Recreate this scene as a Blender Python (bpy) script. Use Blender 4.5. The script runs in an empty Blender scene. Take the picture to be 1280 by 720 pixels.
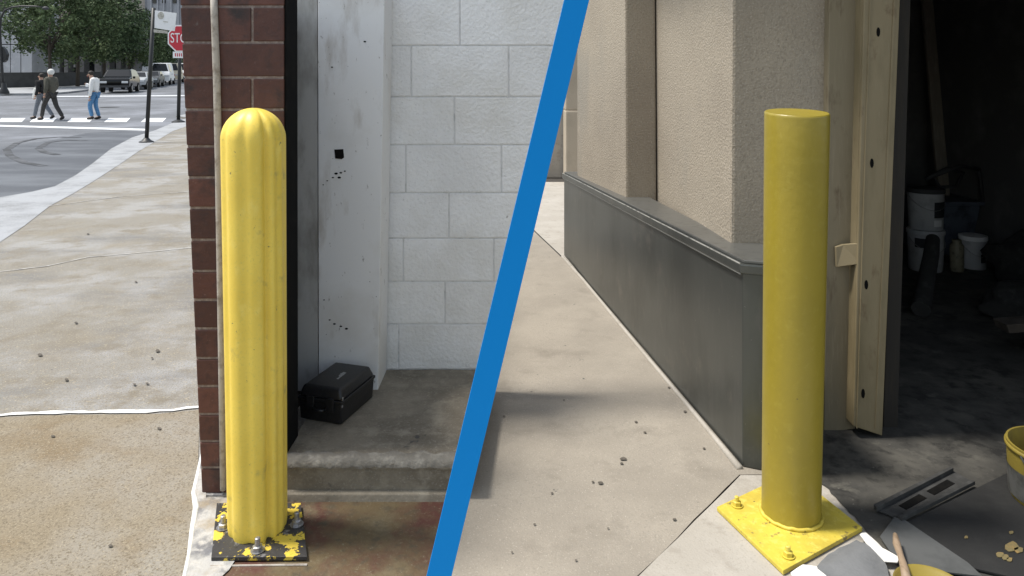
import bpy, bmesh, math, random
from mathutils import Vector, Matrix, noise as mnoise
R = math.radians
random.seed(7)
S = bpy.context.scene
C = S.collection
F, YH, H = 900.0, 100.0, 1.35      # focal length in px of a 1280 wide frame, horizon row, eye height

# ------------------------------------------------------------------ helpers
def G(x, y, z=0.0):
    Y = (H - z) * F / (y - YH)
    return Vector(((x - 640) / F * Y, Y, z))
def W(x, y, Y):
    return Vector(((x - 640) / F * Y, Y, H - (y - YH) / F * Y))
def RZ(Y):                                   # height of the street, which climbs gently beyond the crossing
    if Y < 24: return -0.12
    if Y < 150: return -0.12 + .0214 * (Y - 24)
    return -0.12 + .0214 * 126
def GR(x, y, dz=0.0):
    a, b = 2.0, 150.0
    for _ in range(60):
        m = (a + b) / 2
        yy = YH + (H - RZ(m) - dz) * F / m
        if yy > y: a = m
        else: b = m
    return Vector(((x - 640) / F * a, a, RZ(a) + dz))

def setp(o, label=None, cat=None, group=None, kind=None):
    if label: o['label'] = label
    if cat: o['category'] = cat
    if group: o['group'] = group
    if kind: o['kind'] = kind
    return o
def empty(name, loc, label, cat, group=None, rz=0):
    o = bpy.data.objects.new(name, None); C.objects.link(o)
    o.location = loc; o.rotation_euler = (0, 0, rz); o.empty_display_size = .1
    return setp(o, label, cat, group)
def copy_tree(o, parent=None):
    c = o.copy(); C.objects.link(c)
    if parent: c.parent = parent
    for ch in [q for q in o.children]: copy_tree(ch, c)
    return c

class MB:
    def __init__(s): s.bm = bmesh.new()
    def face(s, pts):
        vs = [s.bm.verts.new(p) for p in pts]
        return s.bm.faces.new(vs)
    def prism(s, pts, vec, bevel=0, seg=2):
        """closed solid: polygon pts swept by vec"""
        vec = Vector(vec); pts = [Vector(p) for p in pts]
        t = bmesh.new()
        a = [t.verts.new(p) for p in pts]; b = [t.verts.new(p + vec) for p in pts]
        t.faces.new(a); t.faces.new(b[::-1])
        n = len(a)
        for i in range(n): t.faces.new([a[i], b[i], b[(i+1) % n], a[(i+1) % n]])
        s._merge(t, bevel, seg)
    def hexa(s, low, high, bevel=0, seg=2):
        """solid between two rings of equal count"""
        t = bmesh.new()
        a = [t.verts.new(p) for p in low]; b = [t.verts.new(p) for p in high]
        t.faces.new(a); t.faces.new(b[::-1]); n = len(a)
        for i in range(n): t.faces.new([a[i], b[i], b[(i+1) % n], a[(i+1) % n]])
        s._merge(t, bevel, seg)
    def _merge(s, t, bevel=0, seg=2):
        bmesh.ops.recalc_face_normals(t, faces=t.faces)
        if bevel: bmesh.ops.bevel(t, geom=list(t.edges), offset=bevel, segments=seg, affect='EDGES', profile=.6)
        me = bpy.data.meshes.new('t'); t.to_mesh(me); t.free(); s.bm.from_mesh(me); bpy.data.meshes.remove(me)
    def box(s, lo, hi, bevel=0, rz=0, piv=None, seg=2):
        x0, y0, z0 = lo; x1, y1, z1 = hi
        pts = [Vector(p) for p in ((x0,y0,z0),(x1,y0,z0),(x1,y1,z0),(x0,y1,z0))]
        hi_ = [p + Vector((0,0,z1-z0)) for p in pts]
        if rz:
            c = Vector(piv) if piv else Vector(((x0+x1)/2, (y0+y1)/2, 0)); M = Matrix.Rotation(rz, 3, 'Z')
            pts = [M @ (p-c) + c for p in pts]; hi_ = [M @ (p-c) + c for p in hi_]
        s.hexa(pts, hi_, bevel, seg)
    def tube(s, path, rad, n=12, cap=True):
        path = [Vector(p) for p in path]
        if not hasattr(rad, '__len__'): rad = [rad] * len(path)
        rings = []; up = None
        for i, p in enumerate(path):
            d = (path[min(i+1, len(path)-1)] - path[max(i-1, 0)]).normalized()
            if up is None or abs(up.dot(d)) > .99:
                up = Vector((0,0,1)) if abs(d.z) < .9 else Vector((0,1,0))
            u = d.cross(up).normalized(); v = u.cross(d).normalized(); up = v
            rings.append([s.bm.verts.new(p + (u*math.cos(2*math.pi*k/n) + v*math.sin(2*math.pi*k/n)) * rad[i]) for k in range(n)])
        for a, b in zip(rings, rings[1:]):
            for k in range(n): s.bm.faces.new([a[k], a[(k+1)%n], b[(k+1)%n], b[k]])
        if cap:
            s.bm.faces.new(rings[0][::-1]); s.bm.faces.new(rings[-1])
    def lathe(s, prof, c=(0,0,0), n=32, cap=True):
        c = Vector(c); rings = []
        for r, z in prof:
            rings.append([s.bm.verts.new(c + Vector((r*math.cos(2*math.pi*k/n), r*math.sin(2*math.pi*k/n), z))) for k in range(n)])
        for a, b in zip(rings, rings[1:]):
            for k in range(n): s.bm.faces.new([a[k], a[(k+1)%n], b[(k+1)%n], b[k]])
        if cap:
            s.bm.faces.new(rings[0][::-1]); s.bm.faces.new(rings[-1])
    def build(s, name, mat, parent=None, smooth=False, angle=None):
        bmesh.ops.recalc_face_normals(s.bm, faces=s.bm.faces)
        me = bpy.data.meshes.new(name); s.bm.to_mesh(me); s.bm.free()
        if smooth:
            for p in me.polygons: p.use_smooth = True
            if angle: me.set_sharp_from_angle(angle=R(angle))
        o = bpy.data.objects.new(name, me); C.objects.link(o)
        if mat: me.materials.append(mat)
        if parent:
            o.parent = parent
            M = Matrix.LocRotScale(parent.location, parent.rotation_euler, parent.scale)
            if parent.parent is None and parent.type == 'EMPTY' and not getattr(s, 'local', False):
                o.matrix_parent_inverse = M.inverted()
        return o
def LMB():
    m = MB(); m.local = True; return m

# ------------------------------------------------------------------ materials
def mat(name, col, rough=.8, metal=0, noise=None, bump=None, spec=.5, **kw):
    """noise: list of (scale, detail, colour, lo, hi [, stretch]) layered over col; bump: (scale, strength[, distance])"""
    m = bpy.data.materials.new(name); m.use_nodes = True; nt = m.node_tree; N = nt.nodes; L = nt.links
    b = N['Principled BSDF']; b.inputs['Roughness'].default_value = rough; b.inputs['Metallic'].default_value = metal
    b.inputs['Specular IOR Level'].default_value = spec
    b.inputs['Base Color'].default_value = (*col, 1)
    if kw.get('alpha') is not None: b.inputs['Alpha'].default_value = kw['alpha']
    if kw.get('trans'): b.inputs['Transmission Weight'].default_value = kw['trans']
    tc = N.new('ShaderNodeTexCoord')
    prev = None
    for k, ly in enumerate(noise or []):
        sc, det, c2, lo, hi = ly[:5]; st = ly[5] if len(ly) > 5 else (1,1,1)
        mp = N.new('ShaderNodeMapping'); mp.inputs['Scale'].default_value = st; mp.inputs['Location'].default_value = (k*3.7, k*1.3, k*2.1)
        L.new(tc.outputs['Object'], mp.inputs['Vector'])
        nz = N.new('ShaderNodeTexNoise'); nz.inputs['Scale'].default_value = sc; nz.inputs['Detail'].default_value = det
        nz.inputs['Roughness'].default_value = .62
        L.new(mp.outputs['Vector'], nz.inputs['Vector'])
        mr = N.new('ShaderNodeMapRange'); mr.inputs['From Min'].default_value = lo; mr.inputs['From Max'].default_value = hi
        L.new(nz.outputs['Fac'], mr.inputs['Value'])
        mx = N.new('ShaderNodeMix'); mx.data_type = 'RGBA'
        L.new(mr.outputs['Result'], mx.inputs['Factor'])
        if prev: L.new(prev, mx.inputs['A'])
        else: mx.inputs['A'].default_value = (*col, 1)
        mx.inputs['B'].default_value = (*c2, 1)
        prev = mx.outputs['Result']
    if kw.get('island'):
        ge = N.new('ShaderNodeNewGeometry'); mr = N.new('ShaderNodeMapRange'); mr.inputs['To Min'].default_value = 1-kw['island']; mr.inputs['To Max'].default_value = 1+kw['island']*.6
        L.new(ge.outputs['Random Per Island'], mr.inputs['Value'])
        mx = N.new('ShaderNodeVectorMath'); mx.operation = 'SCALE'
        if prev: L.new(prev, mx.inputs[0])
        else: mx.inputs[0].default_value = col
        L.new(mr.outputs['Result'], mx.inputs['Scale']); prev = mx.outputs['Vector']
    if prev: L.new(prev, b.inputs['Base Color'])
    if bump:
        nz = N.new('ShaderNodeTexNoise'); nz.inputs['Scale'].default_value = bump[0]; nz.inputs['Detail'].default_value = 6
        L.new(tc.outputs['Object'], nz.inputs['Vector'])
        bp = N.new('ShaderNodeBump'); bp.inputs['Strength'].default_value = bump[1]
        bp.inputs['Distance'].default_value = bump[2] if len(bump) > 2 else .004
        L.new(nz.outputs['Fac'], bp.inputs['Height']); L.new(bp.outputs['Normal'], b.inputs['Normal'])
    m['bsdf_colour_socket'] = 1
    return m
def grey(v): return (v, v, v)

M = {}
M['asphalt'] = mat('asphalt', (.115,.122,.135), .9, noise=[(.35,5,(.20,.21,.235),.45,.65),(2.2,6,(.07,.075,.085),.55,.8),(60,3,(.24,.25,.27),.55,.8)], bump=(80,.4))
M['asphalt_damp'] = mat('damp asphalt', (.06,.066,.078), .7, noise=[(.5,5,(.11,.12,.135),.45,.65,(1,2.5,1)),(60,3,(.14,.15,.16),.55,.8)], bump=(80,.4))
M['tyre_mark'] = mat('tyre mark', (.035,.037,.042), .8, noise=[(3,5,(.09,.095,.105),.45,.6)])
M['paint_white'] = mat('road paint', (.72,.74,.76), .7, noise=[(6,5,(.38,.39,.41),.52,.75)])
M['ground'] = mat('ground', (.12,.12,.115), .95, noise=[(1,5,(.18,.175,.165),.4,.7)])
M['walk_left'] = mat('sidewalk concrete', (.225,.212,.185), .9, noise=[(1.1,6,(.29,.288,.28),.46,.58),(1.9,6,(.215,.185,.135),.52,.75),(.8,6,(.15,.15,.15),.52,.68,(1,2.6,1)),(5,6,(.19,.17,.135),.52,.68),(150,3,(.15,.115,.07),.50,.70),(95,3,(.40,.35,.25),.58,.74),(22,2,(.10,.095,.09),.76,.79)], bump=(160,.5,.003))
M['walk_near'] = mat('exposed aggregate concrete', (.225,.185,.125), .9, noise=[(1.3,5,(.27,.25,.215),.45,.66),(2.4,6,(.185,.135,.075),.52,.70),(140,3,(.13,.105,.07),.50,.68),(190,3,(.36,.31,.22),.56,.72),(70,3,(.29,.245,.17),.62,.76)], bump=(150,.7,.003))
M['kerb'] = mat('kerb concrete', (.31,.32,.335), .85, noise=[(2,5,(.21,.215,.22),.45,.65),(60,4,(.38,.39,.40),.5,.75)], bump=(90,.3))
M['patch'] = mat('cement patch', (.42,.41,.39), .85, noise=[(9,6,(.17,.17,.18),.47,.62),(40,4,(.50,.48,.45),.5,.7),(5,5,(.30,.24,.16),.55,.7)], bump=(40,.8,.006))
M['sealant'] = mat('joint sealant', (.75,.75,.73), .8, noise=[(30,3,(.55,.55,.52),.45,.7)])
M['brown_floor'] = mat('stained floor', (.115,.082,.040), .6, noise=[(3.0,6,(.085,.030,.021),.45,.60),(7,7,(.15,.12,.068),.50,.7),(26,5,(.07,.056,.034),.52,.7),(110,4,(.20,.17,.11),.60,.75)], bump=(70,.6,.004))
M['slab'] = mat('raised slab concrete', (.21,.182,.138), .7, noise=[(4,6,(.135,.115,.085),.42,.62),(13,6,(.27,.24,.185),.5,.68),(120,4,(.30,.27,.22),.55,.75),(10,3,(.06,.055,.05),.70,.74)], bump=(90,.6,.004))
M['nosing'] = mat('worn concrete edge', (.18,.165,.14), .8, noise=[(22,6,(.31,.29,.25),.48,.68),(9,5,(.14,.13,.11),.52,.7)], bump=(60,1,.006))
M['chalk'] = mat('faint chalk smear', (.16,.125,.115), .95, noise=[(60,4,(.10,.06,.05),.45,.6)])
M['mortar'] = mat('mortar', (.22,.17,.15), .95, noise=[(60,4,(.34,.29,.26),.45,.7)], bump=(200,.6))
M['brick'] = mat('glazed brown brick', (.082,.028,.019), .55, noise=[(5,4,(.115,.045,.032),.45,.62),(28,5,(.060,.024,.020),.5,.7),(90,4,(.17,.10,.09),.62,.8),(7,6,(.020,.013,.013),.56,.70),(16,4,(.16,.13,.12),.68,.76)], island=.40, bump=(70,.5,.003))
M['conduit'] = mat('grimy white caulk', (.46,.42,.37), .8, noise=[(30,5,(.25,.21,.17),.48,.68)], bump=(60,.5))
M['black'] = mat('black painted steel', (.006,.006,.006), .9, spec=.1, noise=[(20,4,(.011,.010,.009),.5,.7)])
M['white_steel'] = mat('scuffed white paint', (.74,.745,.75), .55, noise=[(2.4,6,(.64,.63,.61),.46,.66),(6,7,(.36,.32,.27),.56,.76,(1,1,.3)),(30,5,(.20,.18,.16),.655,.72,(1.5,1,.6)),(80,2,(.12,.11,.10),.72,.75),(17,3,(.10,.09,.08),.745,.77)], bump=(20,.25,.003))
M['cmu'] = mat('painted block', (.80,.805,.81), .7, noise=[(3,6,(.73,.73,.73),.45,.65),(80,3,(.60,.60,.60),.60,.75),(14,3,(.35,.34,.32),.735,.77),(1.7,6,(.66,.65,.62),.5,.7)], island=.05, bump=(75,.9,.005))
M['cmu_joint'] = mat('painted joint', (.66,.66,.66), .8, noise=[(30,4,(.50,.50,.49),.5,.7)])
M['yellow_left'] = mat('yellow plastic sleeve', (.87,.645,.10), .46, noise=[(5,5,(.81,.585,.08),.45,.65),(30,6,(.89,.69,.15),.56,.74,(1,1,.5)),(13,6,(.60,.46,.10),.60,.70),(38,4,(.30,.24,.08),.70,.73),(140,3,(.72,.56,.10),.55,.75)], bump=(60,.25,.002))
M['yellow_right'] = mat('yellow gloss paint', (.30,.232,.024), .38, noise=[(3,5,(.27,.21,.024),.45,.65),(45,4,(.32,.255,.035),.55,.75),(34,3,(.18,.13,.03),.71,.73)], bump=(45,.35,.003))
M['plate_left'] = mat('chipped plate', (.035,.033,.033), .55, noise=[(15,9,(.66,.49,.06),.525,.54),(19,5,(.16,.155,.155),.60,.64),(55,4,(.02,.018,.016),.58,.66)], bump=(35,.7,.003))
M['yellow_plate'] = mat('yellow plate paint', (.62,.49,.065), .5, noise=[(8,5,(.50,.39,.06),.45,.65),(45,4,(.68,.56,.12),.52,.7),(26,5,(.22,.17,.06),.62,.68),(70,4,(.10,.08,.04),.68,.72)], bump=(45,.6,.004))
M['yellow_dim'] = mat('dirty yellow tin', (.25,.19,.03), .6, noise=[(8,5,(.16,.12,.03),.45,.65)])
M['tin_label'] = mat('dirty label', (.10,.10,.095), .7, noise=[(20,5,(.05,.05,.045),.45,.65)])
M['shaded_steel'] = mat('grey paint with recess shade', (.42,.415,.40), .6, noise=[(5,6,(.19,.18,.16),.48,.66,(1,1,.35)),(20,5,(.30,.29,.27),.55,.7,(1,1,.4))], bump=(20,.3,.003))
M['shop_metal'] = mat('dull dark metal', (.032,.032,.031), .9, 0, noise=[(20,5,(.06,.06,.058),.5,.7)])
M['steel'] = mat('galvanised steel', (.45,.45,.46), .4, .8, noise=[(60,4,(.25,.24,.23),.5,.7)])
M['case'] = mat('black moulded plastic', (.011,.011,.012), .42, noise=[(90,3,(.02,.02,.02),.5,.7)], bump=(180,.4,.001))
M['case_text'] = mat('worn grey lettering', (.30,.30,.29), .6)
M['walk_right'] = mat('fine concrete', (.27,.24,.198), .9, noise=[(2.0,5,(.32,.285,.235),.42,.62),(5,6,(.21,.185,.15),.55,.75),(130,3,(.24,.215,.18),.54,.72),(190,3,(.46,.42,.36),.60,.75),(19,2,(.10,.095,.085),.745,.775)], bump=(170,.55,.003))
M['walk_light'] = mat('pale concrete', (.37,.34,.295), .9, noise=[(3.5,6,(.42,.39,.345),.42,.62),(12,5,(.28,.25,.21),.56,.75),(150,3,(.30,.28,.24),.56,.75)], bump=(170,.45,.003))
M['spot'] = mat('gum and grit', (.085,.075,.06), .95, noise=[(80,3,(.14,.12,.10),.5,.65)])
M['joint'] = mat('dirt in joint', (.05,.045,.04), .95)
M['shaded_shop_floor'] = mat('grimy shop floor with painted shade', (.045,.043,.038), .9, noise=[(3,6,(.085,.080,.068),.46,.62),(13,6,(.020,.019,.017),.5,.66),(8,6,(.10,.095,.08),.60,.70),(60,3,(.12,.115,.10),.68,.74)], bump=(60,.6,.004))
M['dust_floor'] = mat('dusty threshold', (.075,.070,.060), .9, noise=[(9,6,(.12,.11,.095),.45,.65),(24,5,(.045,.04,.035),.52,.7)], bump=(60,.6,.004))
M['precast'] = mat('pebbled precast concrete', (.37,.32,.25), .9, noise=[(1.6,5,(.32,.275,.215),.45,.65),(95,3,(.29,.25,.195),.50,.66),(120,2,(.45,.40,.33),.58,.70),(55,3,(.27,.235,.18),.64,.72),(1.1,6,(.29,.265,.22),.52,.70,(1,1,.6)),(17,3,(.16,.14,.12),.735,.76)], bump=(110,.9,.006))
M['clad'] = mat('dull stainless cladding', (.105,.112,.105), .33, .65, noise=[(3,6,(.07,.076,.07),.45,.68,(1,1,.5)),(40,5,(.13,.13,.125),.55,.8,(1,1,.15)),(6,6,(.15,.145,.13),.58,.72),(60,3,(.25,.25,.24),.72,.75)], bump=(30,.08,.002))
M['cap_edge'] = mat('bright plinth edge', (.42,.41,.38), .4, .4, noise=[(25,5,(.15,.15,.14),.5,.62)])
M['clad_cap'] = mat('stainless cap', (.16,.16,.15), .4, .5, noise=[(30,5,(.11,.11,.10),.5,.7)])
M['door_board'] = mat('weathered cream board', (.22,.185,.12), .7, noise=[(3,6,(.17,.145,.095),.45,.65,(2,2,.4)),(14,6,(.12,.085,.05),.60,.76,(1,1,.4)),(40,4,(.26,.22,.15),.55,.75,(3,3,.2))], bump=(30,.3,.003))
M['door_steel'] = mat('weathered cream steel', (.24,.195,.115), .55, noise=[(4,6,(.18,.145,.08),.45,.65,(2,2,.5)),(13,6,(.13,.08,.04),.60,.74,(1,1,.5)),(50,4,(.29,.245,.16),.6,.8,(3,3,.2))], bump=(25,.3,.003))
M['dark_brown'] = mat('dark timber edge', (.018,.015,.012), .8, noise=[(12,5,(.028,.022,.015),.5,.7,(3,3,.3))])
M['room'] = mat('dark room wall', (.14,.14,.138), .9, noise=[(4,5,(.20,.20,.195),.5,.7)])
M['plank'] = mat('dark plank', (.30,.27,.22), .8, noise=[(14,5,(.40,.36,.30),.5,.7,(4,4,.2))])
M['bucket'] = mat('white plastic bucket', (.52,.53,.54), .5, noise=[(10,5,(.36,.37,.38),.5,.7)])
M['blue_plastic'] = mat('blue grey plastic', (.11,.13,.17), .5, noise=[(10,4,(.035,.045,.06),.5,.7)])
M['dk_label'] = mat('dark label', (.03,.032,.036), .6)
M['olive'] = mat('jar contents', (.24,.22,.15), .5, noise=[(30,4,(.10,.09,.06),.5,.7)])
M['rubber'] = mat('black mat', (.014,.014,.014), .85, noise=[(10,5,(.022,.022,.021),.5,.7),(70,3,(.05,.05,.045),.72,.76)], bump=(50,.4))
M['cloth'] = mat('grey drop cloth', (.17,.175,.18), .95, noise=[(9,5,(.12,.125,.13),.45,.7)], bump=(120,.4))
M['card'] = mat('grey board', (.085,.088,.088), .9, noise=[(9,5,(.055,.058,.058),.45,.7)])
M['paper'] = mat('white paper', (.78,.76,.72), .9)
M['wood'] = mat('brush handle wood', (.30,.22,.15), .6, noise=[(20,5,(.2,.14,.09),.5,.7,(4,1,4))])
M['leaf_y'] = mat('dry yellow leaf', (.17,.135,.06), .8, noise=[(60,4,(.28,.18,.06),.5,.7)])
M['blue'] = mat('blue paint', (.0,.25,.70), .6, spec=.2)
M['black_metal'] = mat('black post paint', (.015,.016,.017), .5)
M['sign_white'] = mat('white sign face', (.80,.81,.82), .6, noise=[(12,4,(.72,.73,.73),.5,.7)])
M['sign_red'] = mat('red sign face', (.50,.025,.045), .5)
M['sign_back'] = mat('worn emblem', (.50,.49,.44), .7, noise=[(30,4,(.35,.34,.30),.45,.6)])
M['tan_bldg'] = mat('tan stone', (.42,.36,.28), .9, noise=[(3,5,(.36,.31,.24),.45,.65)], bump=(60,.4))
M['pale_concrete'] = mat('pale tower concrete', (.40,.41,.435), .9, noise=[(.25,5,(.32,.33,.35),.45,.65,(1,1,.25)),(2,4,(.46,.47,.49),.5,.7)])
M['grey_pier'] = mat('grey arcade pier', (.20,.20,.205), .9, noise=[(.7,5,(.13,.13,.135),.45,.65)])
M['dark_glass'] = mat('dark glazing', (.018,.021,.024), .15, noise=[(.6,4,(.05,.055,.06),.55,.75)])
M['planter'] = mat('dark planter wall', (.055,.057,.06), .7, noise=[(2,5,(.035,.035,.038),.45,.65)])
M['tan_far'] = mat('tan far storey', (.42,.38,.33), .9, noise=[(1,5,(.30,.27,.24),.45,.65)])
M['bark'] = mat('bark', (.055,.045,.036), .95, noise=[(4,5,(.09,.075,.06),.45,.65,(3,3,.4))])
M['skin'] = mat('skin', (.42,.26,.19), .6)
M['hair'] = mat('dark hair', (.02,.016,.013), .7)
M['hood_white'] = mat('white knit', (.62,.62,.60), .9)
M['olive_coat'] = mat('olive grey jacket', (.085,.080,.062), .9, noise=[(14,4,(.05,.047,.038),.5,.7)])
M['dark_trouser'] = mat('dark trousers', (.035,.033,.031), .9)
M['black_coat'] = mat('black coat', (.014,.014,.015), .9)
M['white_hoodie'] = mat('white hoodie', (.70,.70,.69), .9)
M['jeans'] = mat('blue jeans', (.06,.17,.33), .9, noise=[(20,4,(.12,.26,.45),.5,.7)])
M['jeans_grey'] = mat('grey jeans', (.13,.145,.17), .9)
M['tyre'] = mat('tyre', (.012,.012,.012), .9)
M['rim'] = mat('rim', (.3,.3,.31), .4, .7)
M['lamp_clear'] = mat('headlight lens', (.6,.62,.64), .2)
M['lamp_red'] = mat('rear light lens', (.35,.02,.02), .3)
for nm, c, mt in (('car_black',(.012,.013,.015),.3),('car_silver',(.38,.40,.42),.5),('car_grey',(.12,.125,.13),.5),('car_white',(.75,.76,.77),0),('car_beige',(.60,.53,.40),0),('car_pale',(.62,.64,.66),.1)):
    M[nm] = mat(nm.replace('_',' ')+' paint', c, .45, mt*.5, spec=.3)
M['car_black'] = mat('car black paint', (.008,.009,.010), .18, 0, spec=.3)
M['car_glass'] = mat('car glass', (.012,.014,.016), .05, spec=.3)
# leaf material with per-clump colour variation
def leaf_mat(name, c1, c2, c3):
    m = mat(name, c1, .8, noise=[(.9,3,c2,.40,.58),(6,2,c3,.5,.7)], island=.35)
    b = m.node_tree.nodes['Principled BSDF']
    b.inputs['Specular IOR Level'].default_value = .25
    return m
M['leaf'] = leaf_mat('street tree leaves', (.105,.15,.065), (.050,.078,.036), (.175,.225,.115))
M['leaf2'] = leaf_mat('darker tree leaves', (.07,.115,.05), (.036,.062,.03), (.125,.18,.09))

# ------------------------------------------------------------------ ground, street, pavements
def sheet(name, pts, m, z=None, kind='structure', cuts=0):
    mb = MB(); mb.face([Vector(p) for p in pts]); o = mb.build(name, m)
    if kind: o['kind'] = kind
    return o
def strip_sheet(name, m, X0, X1, Ys, dz):
    mb = MB()
    for a, b in zip(Ys, Ys[1:]):
        mb.face([(X0,a,RZ(a)+dz),(X1,a,RZ(a)+dz),(X1,b,RZ(b)+dz),(X0,b,RZ(b)+dz)])
    bmesh.ops.remove_doubles(mb.bm, verts=mb.bm.verts, dist=1e-5)
    o = mb.build(name, m); o['kind'] = 'structure'; return o
strip_sheet('ground', M['ground'], -1500, 1500, [-600, 0, 24, 60, 100, 150, 2000], -.05)
strip_sheet('road', M['asphalt'], -160, -3, [-60, 0, 12, 24, 40, 60, 80, 100, 125, 150, 260], 0)

def bl(Y, off=0):    # line on the ground below the blue beam
    return .0635 * Y - .3225 + off
kerb_px = [(0,247),(40,240),(69,233),(95,219),(115,205),(139,186),(165,172),(194,163),(215,154),(236,147)]
kerb = [G(x, y) for x, y in kerb_px]
kerb_out = [Vector((-5.4,-3,0)), Vector((-6.0,3,0)), Vector((-6.1,6.5,0))] + kerb + [Vector((-12.6,27.0,0)), Vector((-12.9,28.5,0))]
# solid pavement slab with a real kerb face
mb = MB()
ring = kerb_out + [Vector((bl(28.5),28.5,0)), Vector((bl(-3),-3,0))]
mb.prism([p + Vector((0,0,-.155)) for p in ring], (0,0,.155))
mb.build('sidewalk', M['walk_left'])['kind'] = 'structure'
# pale kerb band inside the kerb line
inner_px = [(0,303),(30,283),(62,258),(90,243),(115,228),(149,206),(172,190),(196,176),(216,164),(236,157)]
inner = [Vector((-4.0,-3,0)), Vector((-4.15,3,0)), Vector((-4.2,5.2,0))] + [G(x, y) for x, y in inner_px] + [Vector((-11.6,27.0,0)), Vector((-11.9,28.5,0))]
mb = MB()
up = Vector((0,0,.004))
for i in range(len(inner)-1):
    mb.face([kerb_out[i]+up, inner[i]+up, inner[i+1]+up, kerb_out[i+1]+up])
bmesh.ops.remove_doubles(mb.bm, verts=mb.bm.verts, dist=1e-5)
mb.build('kerb', M['kerb'])['kind'] = 'structure'
# gutter: dark damp line on the road side of the kerb
# white sealed joint across the pavement and fainter tooled joints
def ground_line(name, px, w, m, z=.005, seed=0, amp=.004):
    rnd = random.Random(seed); pts = []
    P = [G(x, y) for x, y in px]
    for a, b in zip(P, P[1:]):
        n = max(2, int((b-a).length/.04))
        for k in range(n): pts.append(a.lerp(b, k/n))
    pts.append(P[-1])
    mb = MB(); prev = None
    for i, p in enumerate(pts):
        d = (pts[min(i+1,len(pts)-1)] - pts[max(i-1,0)]).normalized(); nrm = Vector((-d.y, d.x, 0))
        p = p + nrm * rnd.uniform(-amp, amp); ww = w * rnd.uniform(.55, 1.3)
        a = mb.bm.verts.new((p.x-nrm.x*ww/2, p.y-nrm.y*ww/2, z)); b = mb.bm.verts.new((p.x+nrm.x*ww/2, p.y+nrm.y*ww/2, z))
        if prev: mb.bm.faces.new([prev[0], a, b, prev[1]])
        prev = (a, b)
    o = mb.build(name, m); o['kind'] = 'structure'; return o
ground_line('sidewalk_joint', [(-60,522),(0,520),(60,517),(140,516),(200,515),(250,510)], .026, M['sealant'], seed=3, amp=.006)
ground_line('sidewalk_joint', [(-40,345),(60,333),(110,322),(180,316),(240,310)], .014, M['patch'], seed=4)
ground_line('sidewalk_joint', [(60,258),(150,246),(236,240)], .02, M['patch'], seed=5)

near = [G(x, y) for x, y in ((0,523),(60,520),(140,519),(200,518),(250,513))]
bay = [Vector((-4.0,near[0].y+.1,0)), Vector((-2.6,near[0].y+.03,0))] + near + [G(247,592), G(243,640), G(234,700), G(228,735), Vector((-.85,1.3,0)), Vector((-.7,-1,0)), Vector((-4.0,-1,0))]
sheet('sidewalk', [p+Vector((0,0,.003)) for p in bay], M['walk_near'])
def spots(name, m, lst, z, sd):
    rnd = random.Random(sd); q = MB()
    for x, y, w in lst:
        k = rnd.randint(6,9); q.face([G(x+w*math.cos(t)*rnd.uniform(.7,1.2), y+w*.55*math.sin(t)*rnd.uniform(.7,1.2), z) for t in [i*2*math.pi/k for i in range(k)]])
    q.build(name, m)['kind'] = 'structure'
spots('pavement_spots', M['spot'], [(50,443,3),(83,474,3),(168,480,2.2),(184,479,2),(199,535,3),(138,682,3.2),(95,403,2),(197,438,3),(190,447,1.6),(66,545,2.6),(170,352,1.8),(110,292,1.5)], .0075, 3)
spots('pavement_spots', M['spot'], [(779,573,4.2),(777,579,2.4),(751,603,3.6),(741,602,2),(690,616,1.8),(843,649,3),(795,527,2),(806,540,2),(640,690,1.6),(668,655,1.8),(705,500,1.4),(630,520,1.5),(760,660,1.7),(720,700,2),(856,514,2.2),(836,484,1.8),(880,560,2)], .0085, 5)
# darker damp asphalt by the kerb and curved tyre marks
def rsheet(name, m, px, dz):
    q = MB(); q.face([GR(x, y, dz) for x, y in px]); q.build(name, m)['kind'] = 'structure'
rsheet('road', M['asphalt_damp'], [(-60,283),(-60,196),(0,184),(60,176),(110,166),(150,164),(196,165),(170,175),(139,191),(115,211),(95,226),(69,241),(40,249),(0,258)], .004)
for k, arc in enumerate(([(10,186),(22,178),(45,173),(75,171),(105,172)],[(8,186),(12,194),(30,203),(60,208)],[(50,184),(60,178),(85,175),(112,176)],[(48,185),(55,190),(75,194)])):
    P = [GR(x, y, .009) for x, y in arc]; q = MB(); pv = None
    for a, b in zip(P, P[1:]):
        for i in range(6):
            c = a.lerp(b, i/6); d = (b-a).normalized(); nn = Vector((-d.y,d.x,0))*.07
            v1 = q.bm.verts.new(c+nn); v2 = q.bm.verts.new(c-nn)
            if pv: q.bm.faces.new([pv[0],v1,v2,pv[1]])
            pv = (v1,v2)
    q.build('tyre_mark', M['tyre_mark'])['kind'] = 'structure'
# road markings
mb = MB()
zr = -.112
def rq(pts): mb.face([GR(x, y, .008) for x, y in pts])
for x0, x1 in ((-50,-12),(-4,27),(37,66),(84,112),(130,158),(176,203)):
    rq([(x0,152.5),(x1,152.5),(x1+5,147.5),(x0+6,147.5)])
rq([(-40,157.0),(182,163.2),(182,161.0),(-40,155.2)])
mb.build('crosswalk_marking', M['paint_white'])['kind'] = 'structure'
mb = MB()
a = GR(60,119.5,.008); b = GR(226,117.5,.008)
for (p0, p1, t) in ((GR(60,121,.01), GR(228,120,.01), .5),):
    mb.face([p0, p1, p1+Vector((0,1.1,1.1*.0214)), p0+Vector((0,1.1,1.1*.0214))])
mb.build('stop_line_marking', M['paint_white'])['kind'] = 'structure'
mh = MB(); c = GR(137,134,.004); mh.lathe([(.42,0),(.42,.006)], c, 28); setp(mh.build('manhole_cover', M['planter']), 'dark round manhole cover in the road behind the crosswalk', 'manhole cover')

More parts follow.
